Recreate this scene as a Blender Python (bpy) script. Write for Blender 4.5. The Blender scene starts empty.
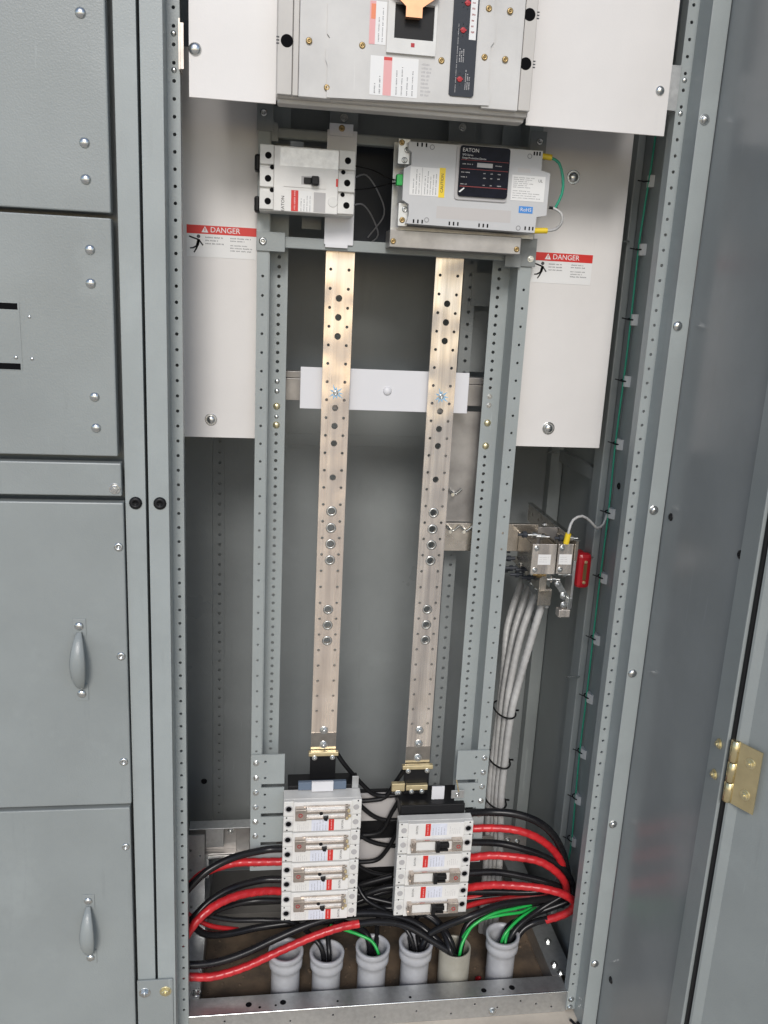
import bpy, bmesh, math, random
from mathutils import Vector, Matrix

random.seed(7)
S = 0.0238          # metres per layout unit (one hole pitch of the front posts)
R = math.radians
scene = bpy.context.scene
COL = scene.collection

# ------------------------------------------------------------------ camera
cam_d = bpy.data.cameras.new('camera')
cam = bpy.data.objects.new('camera', cam_d)
COL.objects.link(cam)
scene.camera = cam
cam_d.sensor_fit = 'VERTICAL'
cam_d.sensor_height = 36.0
cam_d.lens = 843.9 / 1024 * 36.0
cam_d.clip_start = 0.05
cam_d.clip_end = 500
YAW, PITCH, ROLL = R(8.3183), R(14.0220), R(-2.8721)
fw = Vector((math.sin(YAW) * math.cos(PITCH), math.cos(YAW) * math.cos(PITCH), -math.sin(PITCH)))
rt = Vector((math.cos(YAW), -math.sin(YAW), 0))
dn = fw.cross(rt)
r2 = math.cos(ROLL) * rt + math.sin(ROLL) * dn
d2 = -math.sin(ROLL) * rt + math.cos(ROLL) * dn
m3 = Matrix((r2, -d2, -fw)).transposed()
cam.matrix_world = Matrix.Translation(Vector((5.783, -57.083, 58.625)) * S) @ m3.to_4x4()

# ------------------------------------------------------------------ light
SUN_EL, SUN_AZ = 34, 187      # degrees; azimuth measured from +Y clockwise (behind the camera, a little left)
world = bpy.data.worlds.new('World')
scene.world = world
world.use_nodes = True
wn, wl = world.node_tree.nodes, world.node_tree.links
wn.clear()
sky = wn.new('ShaderNodeTexSky')
sky.sky_type = 'NISHITA'
sky.sun_disc = False
sky.sun_elevation = R(SUN_EL)
sky.sun_rotation = R(SUN_AZ)
sky.dust_density = 1.0
sky.ozone_density = 1.0
bg = wn.new('ShaderNodeBackground')
bg.inputs['Strength'].default_value = 0.095
out = wn.new('ShaderNodeOutputWorld')
wl.new(sky.outputs[0], bg.inputs[0])
wl.new(bg.outputs[0], out.inputs[0])
sun_d = bpy.data.lights.new('sun', 'SUN')
sun_d.energy = 1.3
sun_d.angle = R(17)
sun_d.color = (1.0, 0.965, 0.93)
sun = bpy.data.objects.new('sun', sun_d)
COL.objects.link(sun)
az = R(SUN_AZ)
to_sun = Vector((math.sin(az) * math.cos(R(SUN_EL)), math.cos(az) * math.cos(R(SUN_EL)), math.sin(R(SUN_EL))))
sun.rotation_euler = to_sun.to_track_quat('Z', 'Y').to_euler()
sun.location = (0, -3, 6)
scene.view_settings.view_transform = 'Standard'
scene.view_settings.look = 'None'
scene.view_settings.gamma = 1.0
scene.view_settings.use_curve_mapping = False
scene.view_settings.exposure = 0.53
scene.render.engine = 'CYCLES'

# ------------------------------------------------------------------ materials
def mat(name, col, rough=0.5, metal=0.0, var=0.0, vscale=20.0, bump=0.0, bscale=200.0, rvar=0.0,
        col2=None, stretch=None, spec=None, coat=0.0, kind='NOISE', warp=0.0, wscale=4.0, scuff=0.0):
    m = bpy.data.materials.new(name)
    m.use_nodes = True
    n, l = m.node_tree.nodes, m.node_tree.links
    p = n['Principled BSDF']
    c = (col[0], col[1], col[2], 1)
    p.inputs['Base Color'].default_value = c
    p.inputs['Roughness'].default_value = rough
    p.inputs['Metallic'].default_value = metal
    if spec is not None:
        p.inputs['Specular IOR Level'].default_value = spec
    if coat:
        p.inputs['Coat Weight'].default_value = coat
        p.inputs['Coat Roughness'].default_value = 0.25
    tc = n.new('ShaderNodeTexCoord')
    mp = n.new('ShaderNodeMapping')
    l.new(tc.outputs['Object'], mp.inputs[0])
    if stretch:
        mp.inputs['Scale'].default_value = stretch
    if var or col2:
        if kind == 'VORONOI':
            t = n.new('ShaderNodeTexVoronoi'); t.inputs['Scale'].default_value = vscale
            fac = t.outputs['Color']
        else:
            t = n.new('ShaderNodeTexNoise'); t.inputs['Scale'].default_value = vscale
            t.inputs['Detail'].default_value = 6; t.inputs['Roughness'].default_value = 0.6
            fac = t.outputs['Fac']
        l.new(mp.outputs[0], t.inputs['Vector'])
        rp = n.new('ShaderNodeValToRGB')
        rp.color_ramp.elements[0].position = 0.3
        rp.color_ramp.elements[1].position = 0.7
        a = col2 if col2 else tuple(x * (1 - var) for x in col)
        b = col if col2 else tuple(min(1, x * (1 + var)) for x in col)
        rp.color_ramp.elements[0].color = (*a, 1)
        rp.color_ramp.elements[1].color = (*b, 1)
        l.new(fac, rp.inputs[0])
        last = rp.outputs[0]
        if scuff:                      # rubbed patches, finger marks and a few scratches of handling
            for vec, sc, lo, hi, tint in (((1, 1, 1), 7.0, 0.56, 0.72, 1.22), ((1, 1, .12), 34.0, 0.60, 0.74, 0.80), ((9, 9, .5), 9.0, 0.66, 0.70, 1.35)):
                mp2 = n.new('ShaderNodeMapping'); mp2.inputs['Scale'].default_value = vec
                mp2.inputs['Location'].default_value = (sc, 2 * sc, sc * .3)
                l.new(tc.outputs['Object'], mp2.inputs[0])
                ts = n.new('ShaderNodeTexNoise'); ts.inputs['Scale'].default_value = sc
                ts.inputs['Detail'].default_value = 8; ts.inputs['Roughness'].default_value = 0.65
                l.new(mp2.outputs[0], ts.inputs['Vector'])
                ms = n.new('ShaderNodeMapRange')
                ms.inputs['From Min'].default_value = lo; ms.inputs['From Max'].default_value = hi
                ms.inputs['To Max'].default_value = scuff
                l.new(ts.outputs['Fac'], ms.inputs['Value'])
                mx = n.new('ShaderNodeMix'); mx.data_type = 'RGBA'
                l.new(ms.outputs[0], mx.inputs['Factor'])
                l.new(last, mx.inputs['A'])
                mx.inputs['B'].default_value = (*[min(1, q * tint) for q in col], 1)
                last = mx.outputs['Result']
        l.new(last, p.inputs['Base Color'])
    if rvar:
        t2 = n.new('ShaderNodeTexNoise'); t2.inputs['Scale'].default_value = vscale * 0.7
        t2.inputs['Detail'].default_value = 5
        l.new(mp.outputs[0], t2.inputs['Vector'])
        mr = n.new('ShaderNodeMapRange')
        mr.inputs['To Min'].default_value = max(0.05, rough - rvar)
        mr.inputs['To Max'].default_value = min(1, rough + rvar)
        l.new(t2.outputs['Fac'], mr.inputs['Value'])
        l.new(mr.outputs[0], p.inputs['Roughness'])
    if bump:
        t3 = n.new('ShaderNodeTexNoise'); t3.inputs['Scale'].default_value = bscale
        t3.inputs['Detail'].default_value = 3
        l.new(mp.outputs[0], t3.inputs['Vector'])
        bp_ = n.new('ShaderNodeBump'); bp_.inputs['Strength'].default_value = bump
        bp_.inputs['Distance'].default_value = 0.001
        l.new(t3.outputs['Fac'], bp_.inputs['Height'])
        l.new(bp_.outputs[0], p.inputs['Normal'])
        if warp:                       # slow waviness of thin sheet metal
            t4 = n.new('ShaderNodeTexNoise'); t4.inputs['Scale'].default_value = wscale
            t4.inputs['Detail'].default_value = 1
            l.new(tc.outputs['Object'], t4.inputs['Vector'])
            b4 = n.new('ShaderNodeBump'); b4.inputs['Strength'].default_value = warp
            b4.inputs['Distance'].default_value = 0.02
            l.new(t4.outputs['Fac'], b4.inputs['Height'])
            l.new(b4.outputs[0], bp_.inputs['Normal'])
    return m

M = {}
M['paint'] = mat('grey_paint', (0.262, 0.285, 0.282), 0.36, var=0.07, vscale=5.0, bump=0.3, bscale=380, rvar=0.17, warp=0.4, scuff=0.5)
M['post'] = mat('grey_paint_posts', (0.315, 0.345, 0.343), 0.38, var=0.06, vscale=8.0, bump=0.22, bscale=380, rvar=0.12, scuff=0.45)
M['gloss'] = mat('grey_paint_gloss', (0.25, 0.265, 0.265), 0.22, var=0.08, vscale=4.0, bump=0.08, bscale=380, rvar=0.12, warp=0.35, scuff=0.2)
M['paint_shade'] = mat('grey_paint_shaded', (0.235, 0.252, 0.252), 0.32, var=0.09, vscale=5.0, bump=0.22, bscale=380, rvar=0.15, warp=0.35, scuff=0.5)  # same grey paint, darkened to put the interior shade into its colour
M['galv'] = mat('galvanised', (0.56, 0.57, 0.57), 0.36, 0.85, var=0.10, vscale=110, rvar=0.12, bump=0.06, bscale=90)
M['galvd'] = mat('galvanised_worn', (0.36, 0.345, 0.33), 0.36, 0.65, var=0.25, vscale=14, rvar=0.15, bump=0.05)
M['zinc'] = mat('zinc_bolt', (0.62, 0.63, 0.62), 0.24, 0.97, var=0.2, vscale=90)
M['yzinc'] = mat('yellow_zinc', (0.74, 0.66, 0.42), 0.3, 0.9, var=0.15, vscale=60)
M['brass'] = mat('brass_plated', (0.70, 0.60, 0.36), 0.25, 0.92, var=0.12, vscale=40, rvar=0.08)
M['brassd'] = mat('brass_screw', (0.42, 0.30, 0.14), 0.35, 0.85)
M['tin'] = mat('tinned_bus', (1.0, 0.87, 0.74), 0.24, 0.72, col2=(0.66, 0.57, 0.50), vscale=15, rvar=0.16, bump=0.08, bscale=120, stretch=(6, 6, 0.22), warp=0.35, wscale=12)  # peach tint puts the warm surroundings reflected in the plating into its colour
M['tin2'] = mat('tinned_bus_grey', (0.94, 0.86, 0.77), 0.24, 0.78, col2=(0.50, 0.46, 0.43), vscale=15, rvar=0.16, bump=0.08, bscale=120, stretch=(6, 6, 0.22), warp=0.35, wscale=12)
M['mirror'] = mat('plated_end', (0.46, 0.44, 0.41), 0.14, 1.0, var=0.25, vscale=30, rvar=0.08)
M['nickel'] = mat('plated_bar', (0.62, 0.57, 0.50), 0.26, 0.92, var=0.2, vscale=30, rvar=0.12)
M['copper'] = mat('copper_plate', (0.74, 0.39, 0.22), 0.36, 0.7, var=0.1, vscale=40)
M['cover'] = mat('cover_white', (0.70, 0.68, 0.66), 0.38, var=0.045, vscale=5, bump=0.1, bscale=380, rvar=0.14, warp=0.35, scuff=0.22)
M['barrier'] = mat('barrier_white', (0.68, 0.68, 0.70), 0.4, var=0.02, vscale=6)
M['mccb'] = mat('moulded_grey', (0.50, 0.48, 0.45), 0.45, var=0.08, vscale=10, bump=0.08, bscale=400)
M['mccb2'] = mat('moulded_grey_face', (0.56, 0.55, 0.53), 0.32, var=0.11, vscale=9, scuff=0.3, bump=0.05, bscale=400)
M['white'] = mat('moulded_white', (0.66, 0.655, 0.63), 0.4, var=0.08, vscale=24, rvar=0.1)
M['white2'] = mat('moulded_white_face', (0.72, 0.71, 0.685), 0.36, var=0.06, vscale=24, rvar=0.1)
M['spd'] = mat('spd_case', (0.52, 0.525, 0.53), 0.45, var=0.03, vscale=14)
M['spdp'] = mat('spd_patch', (0.50, 0.48, 0.47), 0.35)
M['label'] = mat('label_white', (0.74, 0.74, 0.73), 0.35)
M['labelb'] = mat('label_bluish', (0.66, 0.68, 0.76), 0.3, var=0.08, vscale=60)
M['labelg'] = mat('label_grey', (0.42, 0.41, 0.41), 0.4)
M['foil'] = mat('foil_label', (0.72, 0.72, 0.71), 0.3, 0.25, var=0.15, vscale=70, bump=0.3, bscale=60)
M['red'] = mat('label_red', (0.60, 0.028, 0.022), 0.4)
M['pink'] = mat('label_pink', (0.72, 0.36, 0.36), 0.4)
M['orange'] = mat('label_orange', (0.75, 0.22, 0.10), 0.4)
M['yellow'] = mat('label_yellow', (0.80, 0.58, 0.03), 0.4)
M['blue'] = mat('label_blue', (0.05, 0.24, 0.62), 0.4)
M['ink'] = mat('print_ink', (0.05, 0.05, 0.055), 0.5)
M['inkg'] = mat('print_ink_grey', (0.24, 0.24, 0.25), 0.5)
M['inkw'] = mat('print_white', (0.75, 0.75, 0.75), 0.5)
M['inkr'] = mat('print_dull_red', (0.25, 0.03, 0.03), 0.5)
M['panel'] = mat('trip_panel', (0.04, 0.045, 0.055), 0.4, spec=0.2)
M['overlay'] = mat('overlay_navy', (0.007, 0.008, 0.016), 0.3, var=0.4, vscale=50, spec=0.12)
M['black'] = mat('black_plastic', (0.010, 0.010, 0.011), 0.42, spec=0.25)
M['dark'] = mat('dark_void', (0.005, 0.005, 0.006), 0.9, spec=0.1)
M['bluegrey'] = mat('blue_grey_insulation', (0.12, 0.16, 0.22), 0.35)
M['rubber'] = mat('cable_black', (0.008, 0.008, 0.010), 0.27, col2=(0.017, 0.0165, 0.017), vscale=22, bump=0.2, bscale=70, rvar=0.12, spec=0.28)
M['tape'] = mat('red_tape', (0.62, 0.026, 0.03), 0.3, col2=(0.40, 0.014, 0.02), vscale=30, bump=0.25, bscale=60, rvar=0.1)
M['greenw'] = mat('green_wire', (0.018, 0.40, 0.075), 0.32, var=0.12, vscale=40)
M['greend'] = mat('ground_wire_green', (0.03, 0.32, 0.20), 0.4)
M['whitew'] = mat('white_cable', (0.53, 0.53, 0.52), 0.4, col2=(0.36, 0.36, 0.355), vscale=26, bump=0.25, bscale=140)
M['pvc'] = mat('pvc_pale', (0.53, 0.54, 0.57), 0.36, col2=(0.31, 0.31, 0.315), vscale=9, bump=0.1, bscale=90, rvar=0.1)
M['pvcb'] = mat('pvc_beige', (0.40, 0.38, 0.32), 0.42, col2=(0.27, 0.255, 0.21), vscale=14, bump=0.1, bscale=90)
M['nylon'] = mat('nylon_clip', (0.62, 0.62, 0.60), 0.4)
M['redins'] = mat('red_insulator', (0.42, 0.012, 0.02), 0.32)
M['concrete'] = mat('concrete', (0.52, 0.465, 0.39), 0.85, var=0.22, vscale=7, bump=0.4, bscale=60)
M['dirt'] = mat('dirty_floor', (0.20, 0.14, 0.09), 0.95, col2=(0.06, 0.048, 0.038), vscale=16, bump=0.6, bscale=40)
M['concg'] = mat('concrete_grey', (0.19, 0.18, 0.165), 0.85, var=0.25, vscale=8, bump=0.3, bscale=60)
M['steel'] = mat('hasp_steel', (0.55, 0.49, 0.44), 0.27, 0.85, var=0.25, vscale=40, rvar=0.1)
M['smear'] = mat('blue_marking', (0.24, 0.46, 0.66), 0.5, var=0.2, vscale=80)
M['gold'] = mat('chromate_gold', (0.72, 0.60, 0.36), 0.32, 0.7, var=0.12, vscale=60)

# ------------------------------------------------------------------ mesh builder
DZ = 0.0            # height offset of the group of things being built
class B:
    def __init__(s):
        s.v, s.f, s.sm = [], [], []
    def add(s, vs, fs, smooth=False):
        o = len(s.v)
        s.v += [tuple(v) for v in vs]
        s.f += [tuple(i + o for i in f) for f in fs]
        s.sm += [smooth] * len(fs)
        return s
    def box(s, x0, x1, y0, y1, z0, z1, bev=0.0):
        if bev <= 0:
            vs = [(x, y, z) for z in (z0, z1) for y in (y0, y1) for x in (x0, x1)]
            return s.add(vs, [(0, 2, 3, 1), (4, 5, 7, 6), (0, 1, 5, 4), (2, 6, 7, 3), (0, 4, 6, 2), (1, 3, 7, 5)])
        bm = bmesh.new()
        bmesh.ops.create_cube(bm, size=1)
        for v in bm.verts:
            v.co = Vector(((x0 + x1) / 2 + v.co.x * (x1 - x0), (y0 + y1) / 2 + v.co.y * (y1 - y0), (z0 + z1) / 2 + v.co.z * (z1 - z0)))
        bev = min(bev, 0.45 * min(x1 - x0, y1 - y0, z1 - z0))
        bmesh.ops.bevel(bm, geom=list(bm.edges), offset=bev, segments=2, affect='EDGES', profile=0.5)
        bm.verts.index_update()
        s.add([v.co[:] for v in bm.verts], [[v.index for v in f.verts] for f in bm.faces])
        bm.free()
        return s
    def prism(s, pts, y0, y1):               # polygon in XZ, extruded along Y (y0 = front)
        n = len(pts)
        ar = sum(pts[i][0] * pts[(i + 1) % n][1] - pts[(i + 1) % n][0] * pts[i][1] for i in range(n))
        if ar < 0:
            pts = pts[::-1]
        vs = [(x, y0, z) for x, z in pts] + [(x, y1, z) for x, z in pts]
        fs = [tuple(range(n)), tuple(range(2 * n - 1, n - 1, -1))]
        fs += [(i, i + n, (i + 1) % n + n, (i + 1) % n) for i in range(n)]
        return s.add(vs, fs)
    def prismz(s, pts, z0, z1):              # polygon in XY, extruded along Z
        n = len(pts)
        ar = sum(pts[i][0] * pts[(i + 1) % n][1] - pts[(i + 1) % n][0] * pts[i][1] for i in range(n))
        if ar < 0:
            pts = pts[::-1]
        vs = [(x, y, z0) for x, y in pts] + [(x, y, z1) for x, y in pts]
        fs = [tuple(range(n - 1, -1, -1)), tuple(range(n, 2 * n))]
        fs += [(i, (i + 1) % n, (i + 1) % n + n, i + n) for i in range(n)]
        return s.add(vs, fs)
    def lathe(s, o, ax, prof, seg=16, smooth=True):  # prof: list of (distance along axis, radius)
        o, ax = Vector(o), Vector(ax).normalized()
        u = ax.orthogonal().normalized(); w = ax.cross(u)
        vs, fs = [], []
        for d, r in prof:
            for k in range(seg):
                a = 2 * math.pi * k / seg
                vs.append(o + ax * d + (u * math.cos(a) + w * math.sin(a)) * r)
        for i in range(len(prof) - 1):
            for k in range(seg):
                k2 = (k + 1) % seg
                fs.append((i * seg + k, i * seg + k2, (i + 1) * seg + k2, (i + 1) * seg + k))
        if len(prof) > 2 and abs(prof[0][0] - prof[-1][0]) < 1e-9 and prof[0][1] > .05 and prof[-1][1] > .05:
            i = len(prof) - 1
            for k in range(seg):
                k2 = (k + 1) % seg
                fs.append((i * seg + k, i * seg + k2, k2, k))
            return s.add(vs, fs, smooth)
        s.add(vs, fs, smooth)
        s.add(vs[:seg], [tuple(range(seg - 1, -1, -1))])
        s.add(vs[-seg:], [tuple(range(seg))])
        return s
    def cyl(s, p0, p1, r, seg=16):
        p0, p1 = Vector(p0), Vector(p1)
        return s.lathe(p0, p1 - p0, [(0, r), ((p1 - p0).length, r)], seg)
    def tube(s, pts, r, seg=10, step=0.35, wrap=0.0, pitch=0.9, flat=None):
        P = [Vector(p) for p in pts]
        Q = [P[0] * 2 - P[1]] + P + [P[-1] * 2 - P[-2]]
        path = []
        for i in range(1, len(Q) - 2):
            a, b, c, d = Q[i - 1:i + 3]
            n = max(2, int((c - b).length / step))
            for k in range(n):
                t = k / n
                path.append(0.5 * (2 * b + (c - a) * t + (2 * a - 5 * b + 4 * c - d) * t * t + (3 * b - a - 3 * c + d) * t ** 3))
        path.append(P[-1])
        T = [(path[min(i + 1, len(path) - 1)] - path[max(i - 1, 0)]).normalized() for i in range(len(path))]
        u = T[0].orthogonal().normalized()
        vs, fs, L = [], [], 0.0
        for i, p in enumerate(path):
            if i:
                L += (p - path[i - 1]).length
                u = (u - T[i] * u.dot(T[i])).normalized()
            w = T[i].cross(u)
            for k in range(seg):
                a = 2 * math.pi * k / seg
                rr = r
                if wrap:
                    ph = (L / pitch + k / seg) % 1.0
                    rr = r * (1 + wrap * (ph - 0.5))
                vs.append(p + (u * math.cos(a) + w * math.sin(a)) * rr)
        for i in range(len(path) - 1):
            for k in range(seg):
                k2 = (k + 1) % seg
                fs.append((i * seg + k, i * seg + k2, (i + 1) * seg + k2, (i + 1) * seg + k))
        s.add(vs, fs, True)
        s.add(vs[:seg], [tuple(range(seg - 1, -1, -1))])
        s.add(vs[-seg:], [tuple(range(seg))])
        return s
    def cell(s, xa, xb, za, zb, cx, cz, hole, y, t, seg=10):
        def rect(a, l, r_, d, u):
            c, q = math.cos(a), math.sin(a)
            k = 1e9
            if c > 1e-9: k = min(k, r_ / c)
            if c < -1e-9: k = min(k, -l / c)
            if q > 1e-9: k = min(k, u / q)
            if q < -1e-9: k = min(k, -d / q)
            return c * k, q * k
        an = [math.atan2(zz - cz, xx - cx) for xx in (xa, xb) for zz in (za, zb)]
        if isinstance(hole, tuple):
            an += [math.atan2(q * hole[1], p * hole[0]) for p in (-1, 1) for q in (-1, 1)]
        else:
            an += [2 * math.pi * k / seg - math.pi + 0.05 for k in range(seg)]
        an = sorted(set(round(a, 6) for a in an))
        n = len(an)
        o, h = [], []
        for a in an:
            p = rect(a, cx - xa, xb - cx, cz - za, zb - cz)
            o.append((cx + p[0], cz + p[1]))
            if isinstance(hole, tuple):
                p = rect(a, hole[0], hole[0], hole[1], hole[1])
            else:
                p = (math.cos(a) * hole, math.sin(a) * hole)
            h.append((cx + p[0], cz + p[1]))
        vs = [(x, y, z) for x, z in o] + [(x, y, z) for x, z in h] + [(x, y + t, z) for x, z in h] + [(x, y + t, z) for x, z in o]
        fs = []
        for i in range(n):
            j = (i + 1) % n
            fs += [(i, j, n + j, n + i), (n + i, n + j, 2 * n + j, 2 * n + i), (2 * n + i, 2 * n + j, 3 * n + j, 3 * n + i)]
        return s.add(vs, fs)
    def plate(s, x0, x1, z0, z1, y, t, cols, seg=10):   # sheet facing -Y with real holes
        cols = sorted(cols, key=lambda c: c[0])
        xs = [x0] + [(cols[i][0] + cols[i + 1][0]) / 2 for i in range(len(cols) - 1)] + [x1]
        for i, (cx, hole, zs) in enumerate(cols):
            zs = sorted(z for z in zs if z0 + 0.1 < z < z1 - 0.1)
            hr = hole[1] if isinstance(hole, tuple) else hole
            cuts = [z0]
            for k in range(len(zs) - 1):
                cuts.append((zs[k] + zs[k + 1]) / 2)
            cuts.append(z1)
            for k, z in enumerate(zs):
                s.cell(xs[i], xs[i + 1], cuts[k], cuts[k + 1], cx, z, hole, y, t, seg)
            if not zs:
                s.add([(xs[i], y, z0), (xs[i + 1], y, z0), (xs[i + 1], y, z1), (xs[i], y, z1)], [(0, 1, 2, 3)])
        vs = [(x, yy, z) for yy in (y, y + t) for x, z in ((x0, z0), (x1, z0), (x1, z1), (x0, z1))]
        return s.add(vs, [(0, 4, 5, 1), (1, 5, 6, 2), (2, 6, 7, 3), (3, 7, 4, 0)])
    def text(s, body, size, x, y, z, rot=0.0, align='CENTER', depth=0.012):
        cu = bpy.data.curves.new('t', 'FONT')
        cu.body = body; cu.size = size; cu.align_x = align; cu.align_y = 'CENTER'
        cu.resolution_u = 3
        ob = bpy.data.objects.new('t', cu)
        me = ob.to_mesh()
        c, q = math.cos(R(rot)), math.sin(R(rot))
        vs = [(x + v.co.x * c - v.co.y * q, y - depth, z + v.co.x * q + v.co.y * c) for v in me.vertices]
        fs = [tuple(p.vertices) for p in me.polygons]
        s.add(vs, fs)
        ob.to_mesh_clear()
        bpy.data.objects.remove(ob); bpy.data.curves.remove(cu)
        return s
    def words(s, x0, x1, z0, z1, rows, y, h=None, fill=0.85, vert=False):   # rows of illegible small print
        rng = random.Random(int((x0 + z0) * 1000))
        n = rows
        for k in range(n):
            if vert:
                c = x0 + (k + 0.5) * (x1 - x0) / n; w = h or (x1 - x0) / n * 0.22
                p, e = z0, z0 + (z1 - z0) * rng.uniform(fill - 0.3, fill + 0.1)
            else:
                c = z1 - (k + 0.5) * (z1 - z0) / n; w = h or (z1 - z0) / n * 0.22
                p, e = x0, x0 + (x1 - x0) * rng.uniform(fill - 0.3, fill + 0.1)
            while p < e:
                wend = min(e, p + rng.uniform(0.16, 0.5))
                while p < wend:
                    q = p + rng.uniform(.035, .065)
                    lo_, hi_ = c - w * rng.uniform(.7, 1.1), c + w * rng.uniform(.6, 1.25)
                    if vert:
                        s.add([(lo_, y, p), (hi_, y, p), (hi_, y, q), (lo_, y, q)], [(0, 1, 2, 3)])
                    else:
                        s.add([(p, y, lo_), (q, y, lo_), (q, y, hi_), (p, y, hi_)], [(0, 1, 2, 3)])
                    p = q + .025
                p += .06
        return s
    def mesh(s, name, material, base=(0, 0, 0)):
        bx, by, bz = base
        me = bpy.data.meshes.new(name)
        me.from_pydata([((x - bx) * S, (y - by) * S, (z + DZ - bz) * S) for x, y, z in s.v], [], s.f)
        me.polygons.foreach_set('use_smooth', s.sm)
        me.materials.append(M[material])
        me.update()
        return me

def tag(o, label=None, cat=None, group=None, kind=None):
    if label: o['label'] = label
    if cat: o['category'] = cat
    if group: o['group'] = group
    if kind: o['kind'] = kind
    return o

class Thing:
    """An Empty at the base of a thing; part() hangs meshes on it (or on one of its parts)."""
    def __init__(s, name, label, cat, base, group=None, kind=None):
        s.base = base
        s.root = bpy.data.objects.new(name, None)
        s.root.empty_display_size = 0.02
        s.root.location = Vector(base) * S
        COL.objects.link(s.root)
        tag(s.root, label, cat, group, kind)
    def part(s, name, b, material, parent=None, label=None):
        o = bpy.data.objects.new(name, b.mesh(name, material, s.base))
        COL.objects.link(o)
        o.parent = parent or s.root
        if label: o['label'] = label
        return o
    def many(s, name, bs, material, parent=None):
        for b in bs:
            s.part(name, b, material, parent)
    def inst(s, name, me, loc, parent=None, rot=(0, 0, 0), scale=1.0):
        o = bpy.data.objects.new(name, me)
        COL.objects.link(o)
        o.parent = parent or s.root
        o.location = (Vector(loc) + Vector((0, 0, DZ)) - Vector(s.base)) * S
        o.rotation_euler = rot
        o.scale = (scale,) * 3
        return o

def single(name, b, material, label, cat, base, group=None, kind=None):
    o = bpy.data.objects.new(name, b.mesh(name, material, base))
    o.location = Vector(base) * S
    COL.objects.link(o)
    return tag(o, label, cat, group, kind)

# shared fastener meshes, head pointing to -Y, base at the origin
def make_dome(material, washer=False):
    b = B()
    if washer:
        b.lathe((0, 0, 0), (0, -1, 0), [(0, 1.0), (0.10, 1.0), (0.14, 0.93)], 18, False)
        b.lathe((0, -0.12, 0), (0, -1, 0), [(0, 0.72), (0.25, 0.70), (0.42, 0.55), (0.5, 0.3), (0.52, 0.02)], 16)
    else:
        b.lathe((0, 0, 0), (0, -1, 0), [(0, 1.0), (0.12, 1.0), (0.34, 0.84), (0.5, 0.55), (0.58, 0.28), (0.60, 0.02)], 18)
    return b.mesh('dome_' + material, material)
def make_hex(material, washer=True):
    b = B()
    if washer:
        b.lathe((0, 0, 0), (0, -1, 0), [(0, 1.0), (0.10, 1.0), (0.13, 0.95)], 18, False)
    b.lathe((0, -0.1, 0), (0, -1, 0), [(0, 0.68), (0.42, 0.68), (0.5, 0.58)], 6, False)
    b.lathe((0, -0.55, 0), (0, -1, 0), [(0, 0.3), (0.3, 0.28)], 10)
    return b.mesh('hex_' + material, material)
def make_screw(material):
    b = B()
    b.lathe((0, 0, 0), (0, -1, 0), [(0, 1.0), (0.18, 0.98), (0.38, 0.72), (0.38, 0.42), (0.2, 0.38), (0.2, 0.02)], 16)
    b.box(-0.34, 0.34, -0.37, -0.2, -0.08, 0.08)
    return b.mesh('screw_' + material, material)
DOME = make_dome('zinc'); DOMEW = make_dome('zinc', True); DOMEY = make_dome('yzinc')
HEX = make_hex('zinc'); HEXY = make_hex('yzinc'); HEXG = make_hex('gold', False)
SCREW = make_screw('zinc'); SCREWB = make_screw('brassd'); PLUG = make_screw('black'); HEXB = make_hex('black')
BARR = make_dome('barrier')
FACE_LEFT = (0, 0, R(-90))     # heads pointing to -X

# =================================================================== ground
g = B(); g.add([(-1500, -1500, 0), (1500, -1500, 0), (1500, 1500, 0), (-1500, 1500, 0)], [(0, 1, 2, 3)])
single('ground', g, 'concrete', 'pale beige concrete floor in front of the cabinet', 'floor', (0, 0, 0), kind='structure')
g = B(); g.add([(1.0, 1.3, .2), (31.4, 1.3, .2), (31.4, 12.0, .2), (1.0, 12.0, .2)], [(0, 1, 2, 3)])
single('cabinet_floor', g, 'dirt', 'brown dirty floor inside the base frame around the conduits', 'floor', (0, 0, 0), kind='structure')
g = B(); g.add([(1.0, 13.0, .2), (31.4, 13.0, .2), (31.4, 20.4, .2), (1.0, 20.4, .2)], [(0, 1, 2, 3)])
single('cabinet_floor', g, 'concg', 'dark floor strip at the back of the cabinet', 'floor', (0, 0, 0), kind='structure')

# =================================================================== enclosure
E_ = Thing('switchboard_cabinet', 'open grey sheet-metal switchboard cabinet with perforated front posts', 'cabinet', (16, 9, 0))
TOP = 92
E_.part('back_panel', B().box(-1.5, 34.0, 20.5, 20.9, 0.2, TOP), 'paint_shade')
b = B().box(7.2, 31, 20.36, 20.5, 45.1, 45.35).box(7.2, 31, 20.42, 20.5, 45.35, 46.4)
E_.part('back_seam', b, 'paint_shade')
E_.part('roof', B().box(-1.7, 34.3, -2.2, 20.9, TOP, TOP + .4), 'paint')
sw = E_.part('side_panel', B().box(34.0, 34.25, -1.9, 20.9, 0, TOP), 'paint')
fwp = E_.part('side_panel', B().box(34.0, 34.25, -12.35, -1.9, 0, TOP), 'gloss', label='glossy grey side panel reaching forward past the front posts')
E_.part('door_jamb', B().box(33.82, 34.2, -14.05, -12.35, 0, TOP, .05), 'paint')
E_.part('side_panel', B().box(-1.7, -1.5, 0.3, 20.9, 0, TOP), 'paint_shade')
for x, y, z in ((34, -3.06, 44.93), (34, -3.5, 6.47), (34, -12.1, 44.96), (34, 6.1, 45.12)):
    E_.inst('black_plug', PLUG, (x, y, z), fwp, FACE_LEFT, .28)
holesL = [74.9 - k for k in range(-16, 73)]
post = B()
post.plate(-.42, .36, 0.3, TOP, 0, .1, [(0, .11, holesL)])
post.box(-.5, -.40, -1.98, .1, 0, TOP)
post.box(-1.70, -.40, -2.06, -1.96, 0, TOP, .03).box(-1.70, -1.6, -1.96, .3, 0, TOP)
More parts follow.
